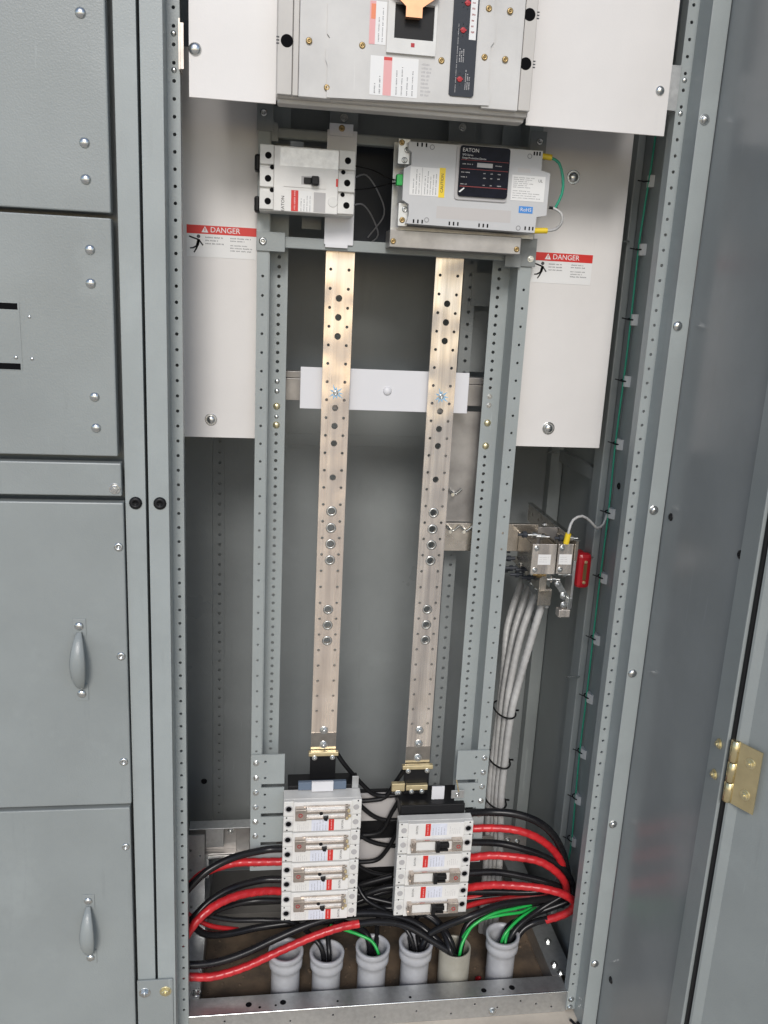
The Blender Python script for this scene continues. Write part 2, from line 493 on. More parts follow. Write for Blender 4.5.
post.box(.27, .36, .1, .9, 0.3, TOP)
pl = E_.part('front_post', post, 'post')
post = B()
post.plate(32.10, 32.88, 0.3, TOP, 0, .1, [(32.46, .11, holesL)])
post.box(32.86, 32.96, -1.98, .1, 0, TOP)
post.box(32.74, 33.94, -2.06, -1.96, 0, TOP, .03)
post.box(32.10, 32.19, .1, .9, 0.3, TOP)
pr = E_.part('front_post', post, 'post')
E_.inst('black_plug', PLUG, (-.98, -2.06, 45.1), pl, scale=.42)
for k, z in enumerate((70.8, 57.95, 45.16, 32.6, 19.8, 6.8)):
    E_.inst('bolt', DOMEW if k % 2 == 0 else DOME, (33.15, -2.06, z), pr, rot=(0, R(40 * k), 0), scale=.34)
for z, p_, x in ((1.35, pr, 32.46), (.55, pr, 32.40), (1.2, pl, -.05)):
    E_.inst('bolt', HEX, (x, 0, z), p_, scale=.27)
# tie plate between the two sections
tp = E_.part('tie_plate', B().box(-3.2, -.58, -2.26, -2.1, 2.6, 8.0, .03), 'paint')
E_.inst('bolt', HEX, (-2.66, -2.26, 6.95), tp, rot=(0, R(20), 0), scale=.44)
E_.inst('bolt', HEXY, (-1.12, -2.26, 6.95), tp, rot=(0, R(5), 0), scale=.44)
# base frame
b = B()
b.plate(.3, 32.1, 0.02, 1.98, .12, .1, [(x, .09, [zz]) for x, zz in ((2, .9), (3.2, 1.4), (8.5, 1.0), (12, 1.3), (15.5, .8), (19, 1.1), (22, .6), (24, 1.4), (26, .9), (28, 1.4), (29.4, 1.0), (30.8, .6))])
b.box(.3, 32.1, .1, 1.9, 1.98, 2.08, .03)
ch = E_.part('base_channel', b, 'galv')
E_.part('folded_edge', B().cyl((.3, .16, 2.03), (32.1, .16, 2.03), .085, 10), 'zinc', ch)
for x, y, q in ((5.1, .95, .26), (7.9, .95, .26), (6, .6, .12), (7.3, .7, .1), (24.9, .8, .24), (27.4, .9, .26), (26.6, .8, .1), (18.5, .6, .12), (12.4, .7, .1)):
    E_.part('slot_hole', B().lathe((x, y, 2.084), (0, 0, 1), [(0, q), (.006, q)], 12, False), 'dark', ch)
E_.inst('bolt', HEX, (25.6, .12, .55), ch, scale=.34)
b = B().box(31.35, 33.3, 1.95, 20.4, 1.95, 2.05, .02).box(31.35, 31.45, 1.95, 20.4, .25, 1.95).box(33.2, 33.3, 1.95, 20.4, 0.1, 1.95)
rr = E_.part('base_rail', b, 'galv')
for x, y in ((32.2, 2.2), (31.95, 3.2), (32.3, 6.0)):
    E_.inst('bolt', HEX, (x, y, 2.05), rr, rot=(R(-90), 0, 0), scale=.33)
b = B().box(-.9, 1.05, 1.95, 20.4, 1.95, 2.05, .02).box(.95, 1.05, 1.95, 20.4, .25, 1.95)
lr = E_.part('base_rail', b, 'galv')
E_.inst('bolt', HEX, (.75, 2.6, 2.05), lr, rot=(R(-90), 0, 0), scale=.4)
b = B().plate(-.9, 1.0, 2.05, 12.5, 9.0, .12, [(-.2, .12, [3.4, 5.2, 7, 9, 11]), (.6, .12, [3.4, 5.2, 8.2, 10.4])])
E_.part('corner_gusset', b, 'galv')
E_.part('base_channel', B().box(1.06, 31.3, 12.0, 12.2, .25, 1.7).box(1.06, 31.3, 12.0, 13.0, 1.7, 1.8), 'concg')
# rear corner posts
b = B().box(-1.5, 1.05, 19.7, 20.49, 2.1, TOP)
b.plate(1.05, 2.1, 2.1, TOP, 20.2, .1, [(1.68, .14, [3.4 + k * .98 for k in range(88)])])
rp_ = E_.part('corner_post', b, 'paint_shade')
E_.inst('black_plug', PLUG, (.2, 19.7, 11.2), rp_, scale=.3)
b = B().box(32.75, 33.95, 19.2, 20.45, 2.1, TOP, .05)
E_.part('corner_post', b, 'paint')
E_.part('side_channel', B().box(33.36, 33.98, 8.5, 10.3, 2.1, TOP, .08), 'paint')
E_.part('side_brace', B().box(33.5, 33.98, 10.32, 19.15, 44.6, 45.7, .03), 'paint_shade')
for (z, y) in ((45.5, 19), (38.5, 8.2), (29, 18.9), (27.5, 8.2), (64, 8.2)):
    E_.part('stud', B().cyl((33.4, y, z), (32.2, y, z), .07, 8), 'zinc')
# lower cross members
b = B()
b.plate(-.4, 24.4, 9.6, 12.4, 11.0, .12, [(x, .18, [10.3, 11.6]) for x in (1.1, 3.9, 4.5, 8, 12, 16, 20, 23)])
cm = E_.part('cross_member', b, 'galvd')
E_.part('top_flange', B().box(-.4, 24.4, 9.9, 11.12, 12.4, 12.52, .03), 'galv', cm)
E_.part('bracket', B().box(1.0, 2.6, 10.2, 10.95, 10.4, 12.38, .03), 'galv', cm)
E_.part('bracket', B().box(3.7, 4.9, 10.6, 10.95, 8.6, 12.3, .03), 'galvd', cm)
E_.part('foot_plate', B().box(1.2, 4.0, 10.1, 10.9, 9.25, 9.45, .03), 'zinc', cm)
E_.part('bottom_lip', B().box(-.4, 24.4, 10.4, 10.98, 9.5, 9.6), 'galvd', cm)
E_.inst('bolt', HEX, (3.15, 11.0, 11.5), cm, scale=.36)
E_.inst('bolt', HEX, (.3, 11.0, 8.9), cm, scale=.3)
b = B().plate(-.4, 1.2, 6.6, 9.6, 11.0, .12, [(.1, .13, [7.4, 8.6]), (.8, .13, [7.4, 8.6])])
E_.part('gusset', b, 'galv', cm)
DZ = -0.4
# =================================================================== neighbouring cabinet
A_ = Thing('switchboard_cabinet', 'closed grey switchboard section with bolted blank panels on the left', 'cabinet', (-20, 9, 0))
A_.part('cabinet_body', B().box(-36, -1.95, -.4, 20.9, 0.4, TOP), 'paint_shade')
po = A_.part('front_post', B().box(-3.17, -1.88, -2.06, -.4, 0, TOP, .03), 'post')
A_.inst('black_plug', PLUG, (-2.52, -2.06, 45.5), po, scale=.42)
def hinge_handle(t, parent, x, z):
    h = B()
    n, sec, seg = 18, [], 10
    for i in range(n + 1):
        u = i / n
        zz = z - 2.05 + 4.1 * u
        prof = math.sin(math.pi * u)
        out_ = 0.12 + 0.95 * prof ** 0.6
        wd = 0.16 + 0.36 * prof ** 0.8
        th = 0.10 + 0.14 * prof
        sec.append([(x + wd * math.cos(2 * math.pi * k / seg), -2.36 - out_ + th * math.sin(2 * math.pi * k / seg), zz) for k in range(seg)])
    vs = [p for c in sec for p in c]
    fs = [(i * seg + k, i * seg + (k + 1) % seg, (i + 1) * seg + (k + 1) % seg, (i + 1) * seg + k) for i in range(n) for k in range(seg)]
    h.add(vs, fs, True)
    h.add(vs[:seg], [tuple(range(seg - 1, -1, -1))]); h.add(vs[-seg:], [tuple(range(seg))])
    h.box(x - .42, x + .42, -2.42, -2.36, z + 1.75, z + 2.95, .02)
    h.box(x - .42, x + .42, -2.42, -2.36, z - 2.95, z - 1.75, .02)
    t.part('pull_handle', h, 'paint', parent)
    t.inst('bolt', DOME, (x - .02, -2.42, z + 2.45), parent, scale=.30)
    t.inst('bolt', DOME, (x - .02, -2.42, z - 2.45), parent, scale=.30)
def blank(x1, z0, z1, bolts, mesh, label, sc=.30):
    p = A_.part('access_panel', B().box(-36, x1, -2.36, -1.5, z0, z1, .08), 'paint', label=label)
    for x, z in bolts:
        A_.inst('bolt', mesh, (x, -2.36, z), p, rot=(0, R(random.uniform(0, 90)), 0), scale=sc)
    return p
blank(-3.52, 63.3, 92, [(-4.86, 73.9), (-4.88, 67.1), (-4.88, 65.1)], DOME, 'plain panel at the top with dome bolts')
p2 = blank(-3.52, 48.6, 63.0, [(-4.78, 61.15), (-4.8, 59.2), (-4.8, 52.35), (-4.78, 50.4)], DOME, 'panel with a slotted window plate and dome bolts')
b = B().plate(-17, -9.0, 53.82, 57.9, -2.385, .02, [(-12.2, (3.1, .19), [57.63, 54.05])])
A_.part('window_plate', b, 'paint', p2)
A_.part('slot', B().box(-15.35, -9.05, -2.366, -2.361, 57.43, 57.85).box(-15.35, -9.05, -2.366, -2.361, 53.85, 54.25), 'dark', p2)
for x, z, s_ in ((-9.35, 54.6, .12), (-8.45, 57.05, .1), (-8.42, 54.55, .11)):
    A_.inst('rivet', DOME, (x, -2.385 if x < -9 else -2.36, z), p2, scale=s_)
blank(-3.34, 46.0, 48.15, [(-3.75, 46.5)], HEX, 'narrow filler panel', .36)
p3 = blank(-3.26, 23.6, 45.55, [(-3.62, 42.6), (-3.66, 34.9), (-3.68, 26.95)], SCREW, 'tall panel with a pull handle in the middle', .3)
hinge_handle(A_, p3, -6.28, 34.65)
p4 = blank(-3.37, 2.0, 23.3, [(-3.72, 20.15)], SCREW, 'lowest panel with a pull handle', .28)
hinge_handle(A_, p4, -6.44, 13.35)

DZ = 0.0
# =================================================================== open door
D_ = Thing('cabinet_door', 'open grey cabinet door hinged at the right front edge with gold hinge', 'door', (34.5, -14, 0))
al = R(62)
dx, dy = math.cos(al), -math.sin(al)
nx, ny = -math.sin(al), -math.cos(al)
hx, hy = 34.46, -14.3
def dp(u, w): return (hx + dx * u + nx * w, hy + dy * u + ny * w)
prof = [dp(-.1, .22), dp(-.05, .30), dp(.1, .30), dp(.6, .04), dp(30, .04), dp(30, -1.2), dp(-.1, -1.2)]
D_.part('door_panel', B().prismz(prof, 1.2, TOP), 'paint')
D_.part('gap_shade', B().box(34.02, 34.36, -14.3, -14.1, 1.2, TOP), 'black')  # black strip added in the door gap to stand for its shade
hz0, hz1 = 29.9, 34.0
h = B()
lp = [dp(.1, .31), dp(1.75, .31), dp(1.75, .39), dp(.1, .39)]
h.prismz(lp, hz0, hz1)

hinge = D_.part('hinge', h, 'brass')
kx, ky = 34.16, -14.48
kn = B()
for a_, c_ in ((hz0, 31.2), (31.25, 32.55), (32.6, hz1)):
    kn.lathe((kx, ky, a_), (0, 0, 1), [(0, .24), (.03, .29), (c_ - a_ - .03, .29), (c_ - a_, .24)], 14)
D_.part('knuckle', kn, 'brass', hinge)
for z in (33.0, 30.9):
    x, y = dp(1.1, .39)
    D_.inst('screw', HEXY, (x, y, z), hinge, rot=(0, 0, R(-62)), scale=.32)
for z in (33.15, 31.05):
    D_.inst('screw', HEXY, (33.8, -13.35, z), hinge, rot=FACE_LEFT, scale=.33)

# =================================================================== mounting frame
F_ = Thing('mounting_frame', 'grey perforated inner frame carrying the bus bars and breakers', 'frame', (15, 7, 0))
zo = [14.2 + 1.345 * k for k in range(42)]
zd = [14.3 + .6925 * k for k in range(70)]
lab = None
b = B()
b.plate(5.0, 5.82, 11.2, 71.6, 6.0, .1, [(5.42, .10, [z for z in zo if z < 61])])
b.box(5.80, 5.90, 6.1, 8.3, 11.2, 71.6)
b.plate(5.90, 7.25, 11.2, 71.6, 8.2, .1, [(6.60, .135, [z for z in zd if z < 62 and not 48.6 < z < 52.8])])
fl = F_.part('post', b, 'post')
b = B()
b.plate(24.25, 25.12, 11.2, 71.6, 6.0, .1, [(24.68, .10, [z for z in zo if z < 61])])
b.box(24.12, 24.25, 6.0, 8.3, 11.2, 71.6)
b.plate(22.74, 24.12, 11.2, 71.6, 8.2, .1, [(23.3, .135, [z for z in zd if z < 62 and not 47.4 < z < 52.0])])
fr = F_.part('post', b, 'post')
for z, me, s_ in ((52.3, DOME, .2), (51.55, DOME, .2), (50.4, DOMEY, .27), (49.6, DOME, .17), (48.95, DOMEY, .27)):
    F_.inst('bolt', me, (6.6, 8.2, z), fl, scale=s_)
for z, me, s_ in ((51.7, HEX, .2), (51.0, HEX, .2), (49.6, DOMEY, .28), (47.75, DOMEY, .28)):
    F_.inst('bolt', me, (23.3, 8.2, z), fr, scale=s_)
# rear perforated strip and plates
b = B().plate(21.5, 22.45, 12.5, 71, 12.0, .1, [(22.0, .14, [13 + .98 * k for k in range(59)])])
b.box(21.4, 21.5, 12.0, 13.4, 12.5, 71)
b.box(22.45, 24.9, 13.3, 13.4, 53.2, 58.2).box(22.1, 24.9, 11.9, 12.0, 58.6, 61.2)
F_.part('rear_post', b, 'paint_shade')
b = B().box(5.9, 25.0, 6.15, 6.95, 69.15, 69.85, .12)
F_.part('cross_rail', b, 'paint')
b = B().box(5.95, 25.0, 6.15, 6.95, 61.95, 62.72, .05)
F_.part('cross_rail', b, 'paint')
b = B().box(4.9, 6.0, 5.86, 6.0, 69.5, 71.6, .02).box(5.9, 6.35, 5.9, 6.1, 68.9, 70.1)
br = F_.part('corner_bracket', b, 'paint_shade'); F_.inst('screw', SCREW, (5.35, 5.86, 70.65), br, scale=.26)
b = B().box(4.95, 6.95, 5.84, 6.0, 61.65, 62.95, .02)
br = F_.part('corner_bracket', b, 'paint'); F_.inst('screw', SCREW, (5.4, 5.84, 62.3), br, scale=.28)
b = B().box(24.0, 25.35, 5.84, 6.0, 61.6, 63.6, .02).box(23.0, 24.2, 5.7, 5.84, 61.5, 62.6, .02)
br = F_.part('corner_bracket', b, 'paint_shade'); F_.inst('bolt', HEX, (24.95, 5.84, 62.15), br, scale=.24)
b = B().box(24.2, 25.4, 5.9, 6.0, 69.0, 70.9, .02)
br = F_.part('corner_bracket', b, 'paint_shade'); F_.inst('screw', SCREW, (24.9, 5.9, 70.2), br, scale=.26)
# upper back detail
for x in (9.95, 18.5):
    ub = F_.part('support_tab', B().box(x, x + 2, 7.3, 7.45, 69.9, 72.2), 'paint_shade')
    F_.inst('bolt', HEX, (x + 1, 7.3, 71.0), ub, scale=.28)
F_.part('cross_channel', B().box(6.0, 25.0, 9.0, 9.6, 70.0, 73.0).box(8.2, 9.6, 8.4, 9.0, 63.5, 70.0), 'paint_shade')
F_.part('rear_barrier', B().box(10.5, 18.4, 9.8, 9.95, 62.9, 70), 'panel')
# bus support bar behind the barrier
b = B().box(7.3, 25.0, 10.0, 10.8, 50.7, 52.4, .02).box(7.3, 25.0, 10.0, 11.2, 52.45, 52.95, .02)
F_.part('support_bar', b, 'galvd')
F_.part('support_plate', B().box(20.2, 24.6, 9.5, 9.62, 41.1, 50.3), 'galvd')
DZ = -0.4
# breaker brackets
def bracket(x0, x1, xs, tops, mirror):
    b = B()
    zt, zb = tops[0][1], tops[-1][0]
    sx0, sx1 = (x0, xs) if not mirror else (xs, x1)
    b.plate(min(sx0, sx1), max(sx0, sx1), zb, zt, 5.80, .12, [((sx0 + sx1) / 2, .11, [zt - .9, zb + .5])])
    for za, zc in tops:
        px0, px1 = (xs, x1) if not mirror else (x0, xs)
        hx_ = xs + (.32 if not mirror else -.32)
        b.plate(px0, px1, za, zc, 5.80, .12, [(hx_, .11, [za + .55, zc - .65])])
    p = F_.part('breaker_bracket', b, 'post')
    z = zt - .75
    while z > zb + .3:
        F_.inst('bolt', HEX, ((sx0 + sx1) / 2, 5.80, z), p, rot=(0, R(random.uniform(0, 60)), 0), scale=.25)
        z -= 1.37
    return p
bracket(5.0, 7.75, 5.85, [(19.75, 22.45), (17.0, 19.4), (14.25, 16.65), (11.5, 13.9)], False)
rb = bracket(22.35, 25.1, 24.3, [(19.6, 22.35), (16.9, 19.25), (14.2, 16.6), (11.4, 13.8)], True)
F_.part('clip_tab', B().box(21.9, 23.0, 5.2, 5.3, 18.2, 18.95, .02), 'galv', rb)
F_.inst('screw', SCREW, (22.4, 5.2, 18.55), rb, scale=.2)
F_.part('clip_wire', B().tube([(22.5, 5.1, 18.9), (22.3, 4.9, 19.6), (22.15, 4.8, 20.2)], .06, 6), 'gold', rb)
# pale mounting pans behind the stacks
F_.part('mounting_pan', B().box(7.9, 24.0, 8.6, 8.75, 14.0, 16.75, .03), 'spdp')
F_.part('mounting_pan', B().box(7.9, 24.0, 8.6, 8.75, 9.2, 12.1, .03), 'spdp')
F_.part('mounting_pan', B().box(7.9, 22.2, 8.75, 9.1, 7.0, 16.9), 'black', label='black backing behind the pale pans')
F_.part('pan_extension', B().box(24.0, 30.3, 8.8, 9.0, 9.4, 11.75, .02), 'galvd')
for x, z in ((29.4, 11.1), (30.0, 10.4), (28.5, 11.3)):
    F_.inst('bolt', HEX, (x, 8.8, z), scale=.26)

# =================================================================== bus bars
big = [59.05, 57.68, 56.3, 50.95, 49.57, 48.23, 45.55, 42.84, 41.48, 40.16, 38.83]
small = [59.73 + 1.362 * 2 - 1.362 * k for k in range(31)]
def busbar(x0, x1, zb, label, bolts, m, lowbig):
    t = Thing('bus_bar', label, 'bus bar', ((x0 + x1) / 2, 7.2, zb), 'vertical bus bars')
    xc = (x0 + x1) / 2
    b = B().plate(x0, x1, zb, 62.8, 7.0, .28, [(x0 + .38, .115, [z for z in small if z > zb + 3.2]), (xc, .25, big + lowbig), (x1 - .38, .115, [z for z in small if z > zb + 3.2])], 12)
    p = t.part('bar', b, m)
    for z in lowbig + big[-4:]:
        t.part('burnished_ring', B().lathe((xc, 7.0, z), (0, -1, 0), [(0, .42), (.03, .37), (.03, .27), (0, .24)], 16), 'zinc')
    t.part('plated_end', B().box(x0 + .005, x1 - .005, 6.985, 7.0, zb, zb + 1.9), 'mirror')
    t.part('end_insulation', B().box(x0 - .03, x1 + .03, 6.93, 7.31, zb - 2.6, zb, .02), 'black')
    for z in bolts:
        t.inst('bolt', HEX, (xc, 6.985, z), scale=.36)
    s = B()
    rng = random.Random(3)
    for k in range(9):
        a = k * 40 + rng.uniform(-12, 12)
        l = rng.uniform(.45, .75)
        c, q = math.cos(R(a)), math.sin(R(a))
        s.add([(xc + .22 * c - .08 * q, 6.99, 52.1 + .22 * q + .08 * c), (xc + .22 * c + .08 * q, 6.99, 52.1 + .22 * q - .08 * c), (xc + l * c, 6.99, 52.1 + l * q)], [(0, 2, 1)])
    t.part('paint_mark', s, 'smear')
    t.inst('bolt', SCREW, (xc, 7.0, 52.1), scale=.2)
    return t
BL = busbar(9.95, 12.05, 21.8, 'left bus bar, tin-plated strip tinted by warm reflections with rows of holes', [23.9, 22.55], 'tin', [34.65, 33.3, 31.95])
BR = busbar(18.1, 20.2, 20.3, 'right bus bar, greyer tin-plated strip with rows of holes', [23.7, 22.45, 21.1], 'tin2', [34.65, 33.3, 31.95])
def clamp(name, label, parts, base):
    t = Thing(name, label, 'clamp', base, 'gold bus clamps')
    b = B()
    for x0, x1, z0, z1 in parts:
        b.box(x0, x1, 6.5, 6.92, z0, z1, .05)
    t.part('clamp_bar', b, 'gold')
    for x0, x1, z0, z1 in parts:
        for x in (x0 + .5, x1 - .5):
            t.inst('bolt', HEX, (x, 6.5, z0 - .12), scale=.22)
clamp('bus_clamp', 'gold clamp at the foot of the left bus bar', [(9.75, 12.25, 21.75, 22.12)], (11, 6.7, 21.6))
clamp('bus_clamp', 'upper gold clamp at the foot of the right bus bar', [(17.8, 20.45, 20.25, 20.62)], (19, 6.7, 20.1))
clamp('bus_clamp', 'lower gold clamp just above the right breaker stack', [(18.2, 20.1, 18.25, 18.75)], (19, 6.7, 18.2))
clamp('bus_clamp', 'small gold clamp left of the right bus bar foot', [(16.95, 18.1, 18.2, 18.95)], (17.5, 6.7, 18.2))

b = B().box(8.35, 21.45, 7.75, 7.9, 50.75, 53.9, .03)
t = Thing('insulating_barrier', 'white insulating sheet lying behind both bus bars', 'barrier', (15, 7.8, 50.75))
t.part('sheet', b, 'barrier')
t.inst('rivet', BARR, (15.05, 7.75, 52.3), scale=.34)

# =================================================================== covers
def cover(label, x0, x1, z0, z1, y, screws, tag_=None):
    t = Thing('cover_plate', label, 'cover', ((x0 + x1) / 2, y, z0), 'white cover plates')
    t.part('sheet', B().box(x0, x1, y, y + .12, z0, z1, .03), 'cover')
    for x, z, me, s_ in screws:
        t.inst('screw', me, (x, y, z), scale=s_)
    return t
c1 = cover('upper left white cover plate beside the main breaker', .93, 6.12, 70.35, 84, -.6, [(1.3, 73.0, DOME, .38)])
c1.part('bracket', B().box(.33, .42, -.55, .95, 71.85, 74.6).box(.42, .62, -.46, -.38, 71.9, 74.4), 'steel')
c2 = cover('upper right white cover plate beside the main breaker', 21.9, 31.24, 70.32, 84, -.6, [(30.6, 73.0, DOME, .3)])
c2.part('bracket', B().box(32.0, 32.1, -.06, .9, 71.95, 74.75).box(31.1, 32.05, -.16, -.06, 72.0, 74.7), 'galv')
for t_, x in ((c1, 0), (c2, 32.46)):
    for z in (73.9, 71.9):
        t_.inst('screw', DOME, (x, 0, z), scale=.17)
c3 = cover('lower left white cover plate with red danger label', -.3, 5.0, 48.45, 75, 7.0, [(1.73, 49.8, DOMEW, .45)])
c4 = cover('lower right white cover plate with red danger label', 25.05, 32.35, 48.4, 75, 7.0, [(27.95, 49.9, DOMEW, .5), (28.0, 68.55, DOMEW, .5)])
def danger(t, x0, x1, z0, z1, y=7.0):
    lab = t.part('danger_label', B().box(x0, x1, y - .02, y - .003, z0, z1), 'label')
    hz = z1 - (z1 - z0) * .27
    y1 = y - .026
    t.part('header', B().box(x0, x1, y1 - .004, y1, hz, z1), 'red', lab)
    xc = (x0 + x1) / 2 + .25
    w = B().text('DANGER', .52, xc, y1, (hz + z1) / 2)
    xt = xc - 1.42; zt = (hz + z1) / 2
    w.add([(xt - .24, y1 - .012, zt - .19), (xt + .24, y1 - .012, zt - .19), (xt, y1 - .012, zt + .24)], [(0, 1, 2)])
    t.part('lettering', w, 'inkw', lab)
    w = B().box(xt - .03, xt + .03, y1 - .02, y1 - .014, zt - .1, zt + .12)
    t.part('exclamation_mark', w, 'red', lab)
    f = B()
    fx, fz = x0 + .72, (z0 + hz) / 2 + .1
    def limb(a, c, wd):
        (ax, az), (cx, cz) = a, c
        d = math.hypot(cx - ax, cz - az); px, pz = -(cz - az) / d * wd, (cx - ax) / d * wd
        f.add([(fx + ax + px, y1, fz + az + pz), (fx + ax - px, y1, fz + az - pz), (fx + cx - px, y1, fz + cz - pz), (fx + cx + px, y1, fz + cz + pz)], [(0, 1, 2, 3)])
        f.add([(fx + ax + px, y1, fz + az + pz), (fx + cx + px, y1, fz + cz + pz), (fx + cx - px, y1, fz + cz - pz), (fx + ax - px, y1, fz + az - pz)], [(0, 1, 2, 3)])
    limb((.12, .32), (.02, -.12), .1); limb((.1, .28), (-.55, .48), .05); limb((.12, .28), (.42, -.1), .045)
    limb((.02, -.12), (-.28, -.3), .055); limb((-.28, -.3), (-.5, -.32), .045); limb((.04, -.12), (-.1, -.42), .055); limb((-.1, -.42), (-.22, -.6), .045)
    f.lathe((fx + .1, y1 + .006, fz + .5), (0, -1, 0), [(0, .13), (.006, .13)], 10, False)
    t.part('pictogram', f, 'ink', lab)
    w = B().words(x0 + 1.3, x0 + 2.9, hz - .75, hz - .12, 3, y1, .045)
    w.words(x0 + 3.05, x1 - .15, hz - .48, hz - .12, 2, y1, .04)
    w.words(x0 + 3.05, x1 - .15, hz - 1.15, hz - .6, 3, y1, .04)
    t.part('small_print', w, 'inkg', lab)
danger(c3, .05, 4.93, 61.45, 63.6)
danger(c4, 25.45, 30.15, 60.95, 63.15)

# =================================================================== main breaker
MB = Thing('main_breaker', 'large light grey main breaker at the top with copper handle tab', 'circuit breaker', (14, 2, 70.5))
b = B().box(6.1, 21.72, -1.55, -.2, 70.55, 86, .12).box(6.4, 21.4, -.25, 7.0, 72.6, 86)
MB.part('body', b, 'mccb')
MB.part('base_lip', B().box(6.2, 21.6, -1.2, -.1, 70.3, 70.7, .12), 'mccb')
lc = MB.part('lug_cover', B().box(6.15, 7.02, -1.95, -1.5, 70.65, 86, .04), 'mccb')
MB.part('edge_strip', B().box(7.06, 7.40, -1.9, -1.5, 70.65, 86, .04), 'mccb')
b = B().box(20.94, 21.7, -1.95, -1.5, 70.85, 86, .05)
MB.part('lug_cover', b, 'mccb')
MB.many('side_face', [B().box(7.42, 9.35, -2.0, -1.5, 70.6, 86, .04), B().box(18.6, 20.9, -2.0, -1.5, 70.8, 86, .04)], 'mccb2')
pts = [(9.1, 70.65), (19.05, 70.95), (19.05, 71.5), (18.9, 71.7), (18.9, 74.2), (19.1, 74.5), (19.1, 75.6), (18.95, 75.9), (18.95, 77), (18.95, 86), (9.2, 86), (9.2, 75.9), (9.02, 75.7), (9.02, 74.1), (9.2, 73.9), (9.1, 73.7), (8.98, 73.3), (8.98, 72.7), (9.1, 72.4)]
fc = MB.part('front_face', B().prism(pts, -2.12, -1.5), 'mccb2')
for x, z in ((7.98, 73.63), (11.12, 73.63), (9.12, 71.2), (15.93, 73.2), (18.62, 76.25), (19.95, 76.25), (18.56, 73.6), (19.87, 73.6), (11.2, 78.4)):
    MB.inst('screw', SCREWB, (x, -2.12 if 9.2 < x < 18.9 else -2.06, z), fc, rot=(0, R(random.uniform(0, 90)), 0), scale=.19)
for x, z in ((6.69, 73.55), (21.2, 76.2), (21.2, 73.5)):
    MB.part('lug_hole', B().lathe((x, -1.955, z), (0, -1, 0), [(0, .36), (.012, .35), (.012, .01)], 24, False), 'dark')
    for k in (-1, 0, 1):
        MB.part('vent_mark', B().box(x - .62 if x < 10 else x + .45, x - .45 if x < 10 else x + .6, -1.965, -1.951, z + k * .17 - .04, z + k * .17 + .04), 'ink')
def sheet(t, name, x0, x1, z0, z1, y, m, parent=None, th=.012):
    return t.part(name, B().box(x0, x1, y - th, y, z0, z1), m, parent)
lb = sheet(MB, 'rating_label', 11.5, 12.5, 73.75, 76.05, -2.125, 'label')
sheet(MB, 'stripe', 11.5, 11.85, 73.75, 76.05, -2.139, 'pink', lb, .004); sheet(MB, 'stripe', 11.58, 11.85, 75.1, 75.9, -2.145, 'orange', lb, .004)
MB.part('small_print', B().words(11.95, 12.4, 73.9, 75.9, 2, -2.141, .03, vert=True), 'inkg', lb)
lb = sheet(MB, 'rating_label', 11.65, 14.55, 71.0, 73.15, -2.125, 'label')
sheet(MB, 'stripe', 12.45, 12.95, 71.02, 73.14, -2.139, 'pink', lb, .004); sheet(MB, 'stripe', 12.45, 12.95, 72.95, 73.12, -2.145, 'red', lb, .004)
MB.part('small_print', B().words(11.8, 12.4, 71.1, 73.0, 2, -2.141, .04, .5, vert=True).words(13.1, 14.4, 71.1, 73.0, 4, -2.141, .035, .75, vert=True), 'inkg', lb)
MB.part('side_print', B().words(14.75, 15.35, 71.1, 73.0, 9, -2.125, .06, 1.0), 'labelg', fc)
# handle bay
b = B()
b.plate(12.55, 15.5, 73.35, 76.6, -2.3, .25, [(14.15, (1.18, .95), [75.1])])
esc = MB.part('handle_escutcheon', b, 'white')
MB.part('handle_recess', B().box(12.95, 15.35, -2.14, -2.12, 73.9, 76.0), 'black')
cp = [(13.55, 75.2), (14.52, 75.2), (14.52, 75.75), (15.5, 76.45), (15.5, 77.6), (12.6, 77.6), (12.6, 76.5), (13.55, 75.75)]
MB.part('handle_tab', B().prism(cp, -2.75, -2.6).box(13.6, 14.45, -2.6, -2.13, 75.25, 75.45), 'copper')
MB.part('red_mark', B().box(14.0, 14.22, -2.315, -2.302, 73.73, 73.95), 'redins', esc)
# trip unit
pts = [(16.48, 71.4), (16.6, 71.3), (17.9, 71.3), (18.02, 71.42), (18.0, 86), (16.45, 86)]
tu = MB.part('trip_panel', B().prism(pts, -2.2, -2.1), 'panel')
for x, z in ((17.3, 76.4), (17.12, 74.93), (17.1, 72.25)):
    MB.part('dial', B().lathe((x, -2.2, z), (0, -1, 0), [(0, .17), (.06, .15), (.07, .03)], 12, False).box(x - .19, x + .19, -2.28, -2.2, z - .04, z + .04), 'redins', tu)
b = B()
for x, z in ((17.3, 76.4), (17.12, 74.93), (17.1, 72.25)):
    for k in range(8):
        a = k * math.pi / 4
        b.add([(x + .29 * math.cos(a + .06), -2.206, z + .29 * math.sin(a + .06)), (x + .4 * math.cos(a), -2.206, z + .4 * math.sin(a)), (x + .29 * math.cos(a - .06), -2.206, z + .29 * math.sin(a - .06))], [(0, 2, 1), (0, 1, 2)])
b.words(16.75, 16.95, 71.5, 76, 1, -2.206, .02, 1.0, vert=True).words(17.4, 17.75, 71.7, 72.7, 3, -2.206, .03, 1.0, vert=True).words(16.95, 17.3, 73.2, 73.9, 3, -2.206, .03, 1.0, vert=True)
MB.part('dial_print', b, 'labelg', tu)
ls = sheet(MB, 'scale_strip', 17.5, 17.92, 74.45, 77.5, -2.205, 'label', tu)
MB.part('scale_marks', B().words(17.6, 17.82, 74.7, 76.6, 6, -2.22, .05), 'inkr', ls)

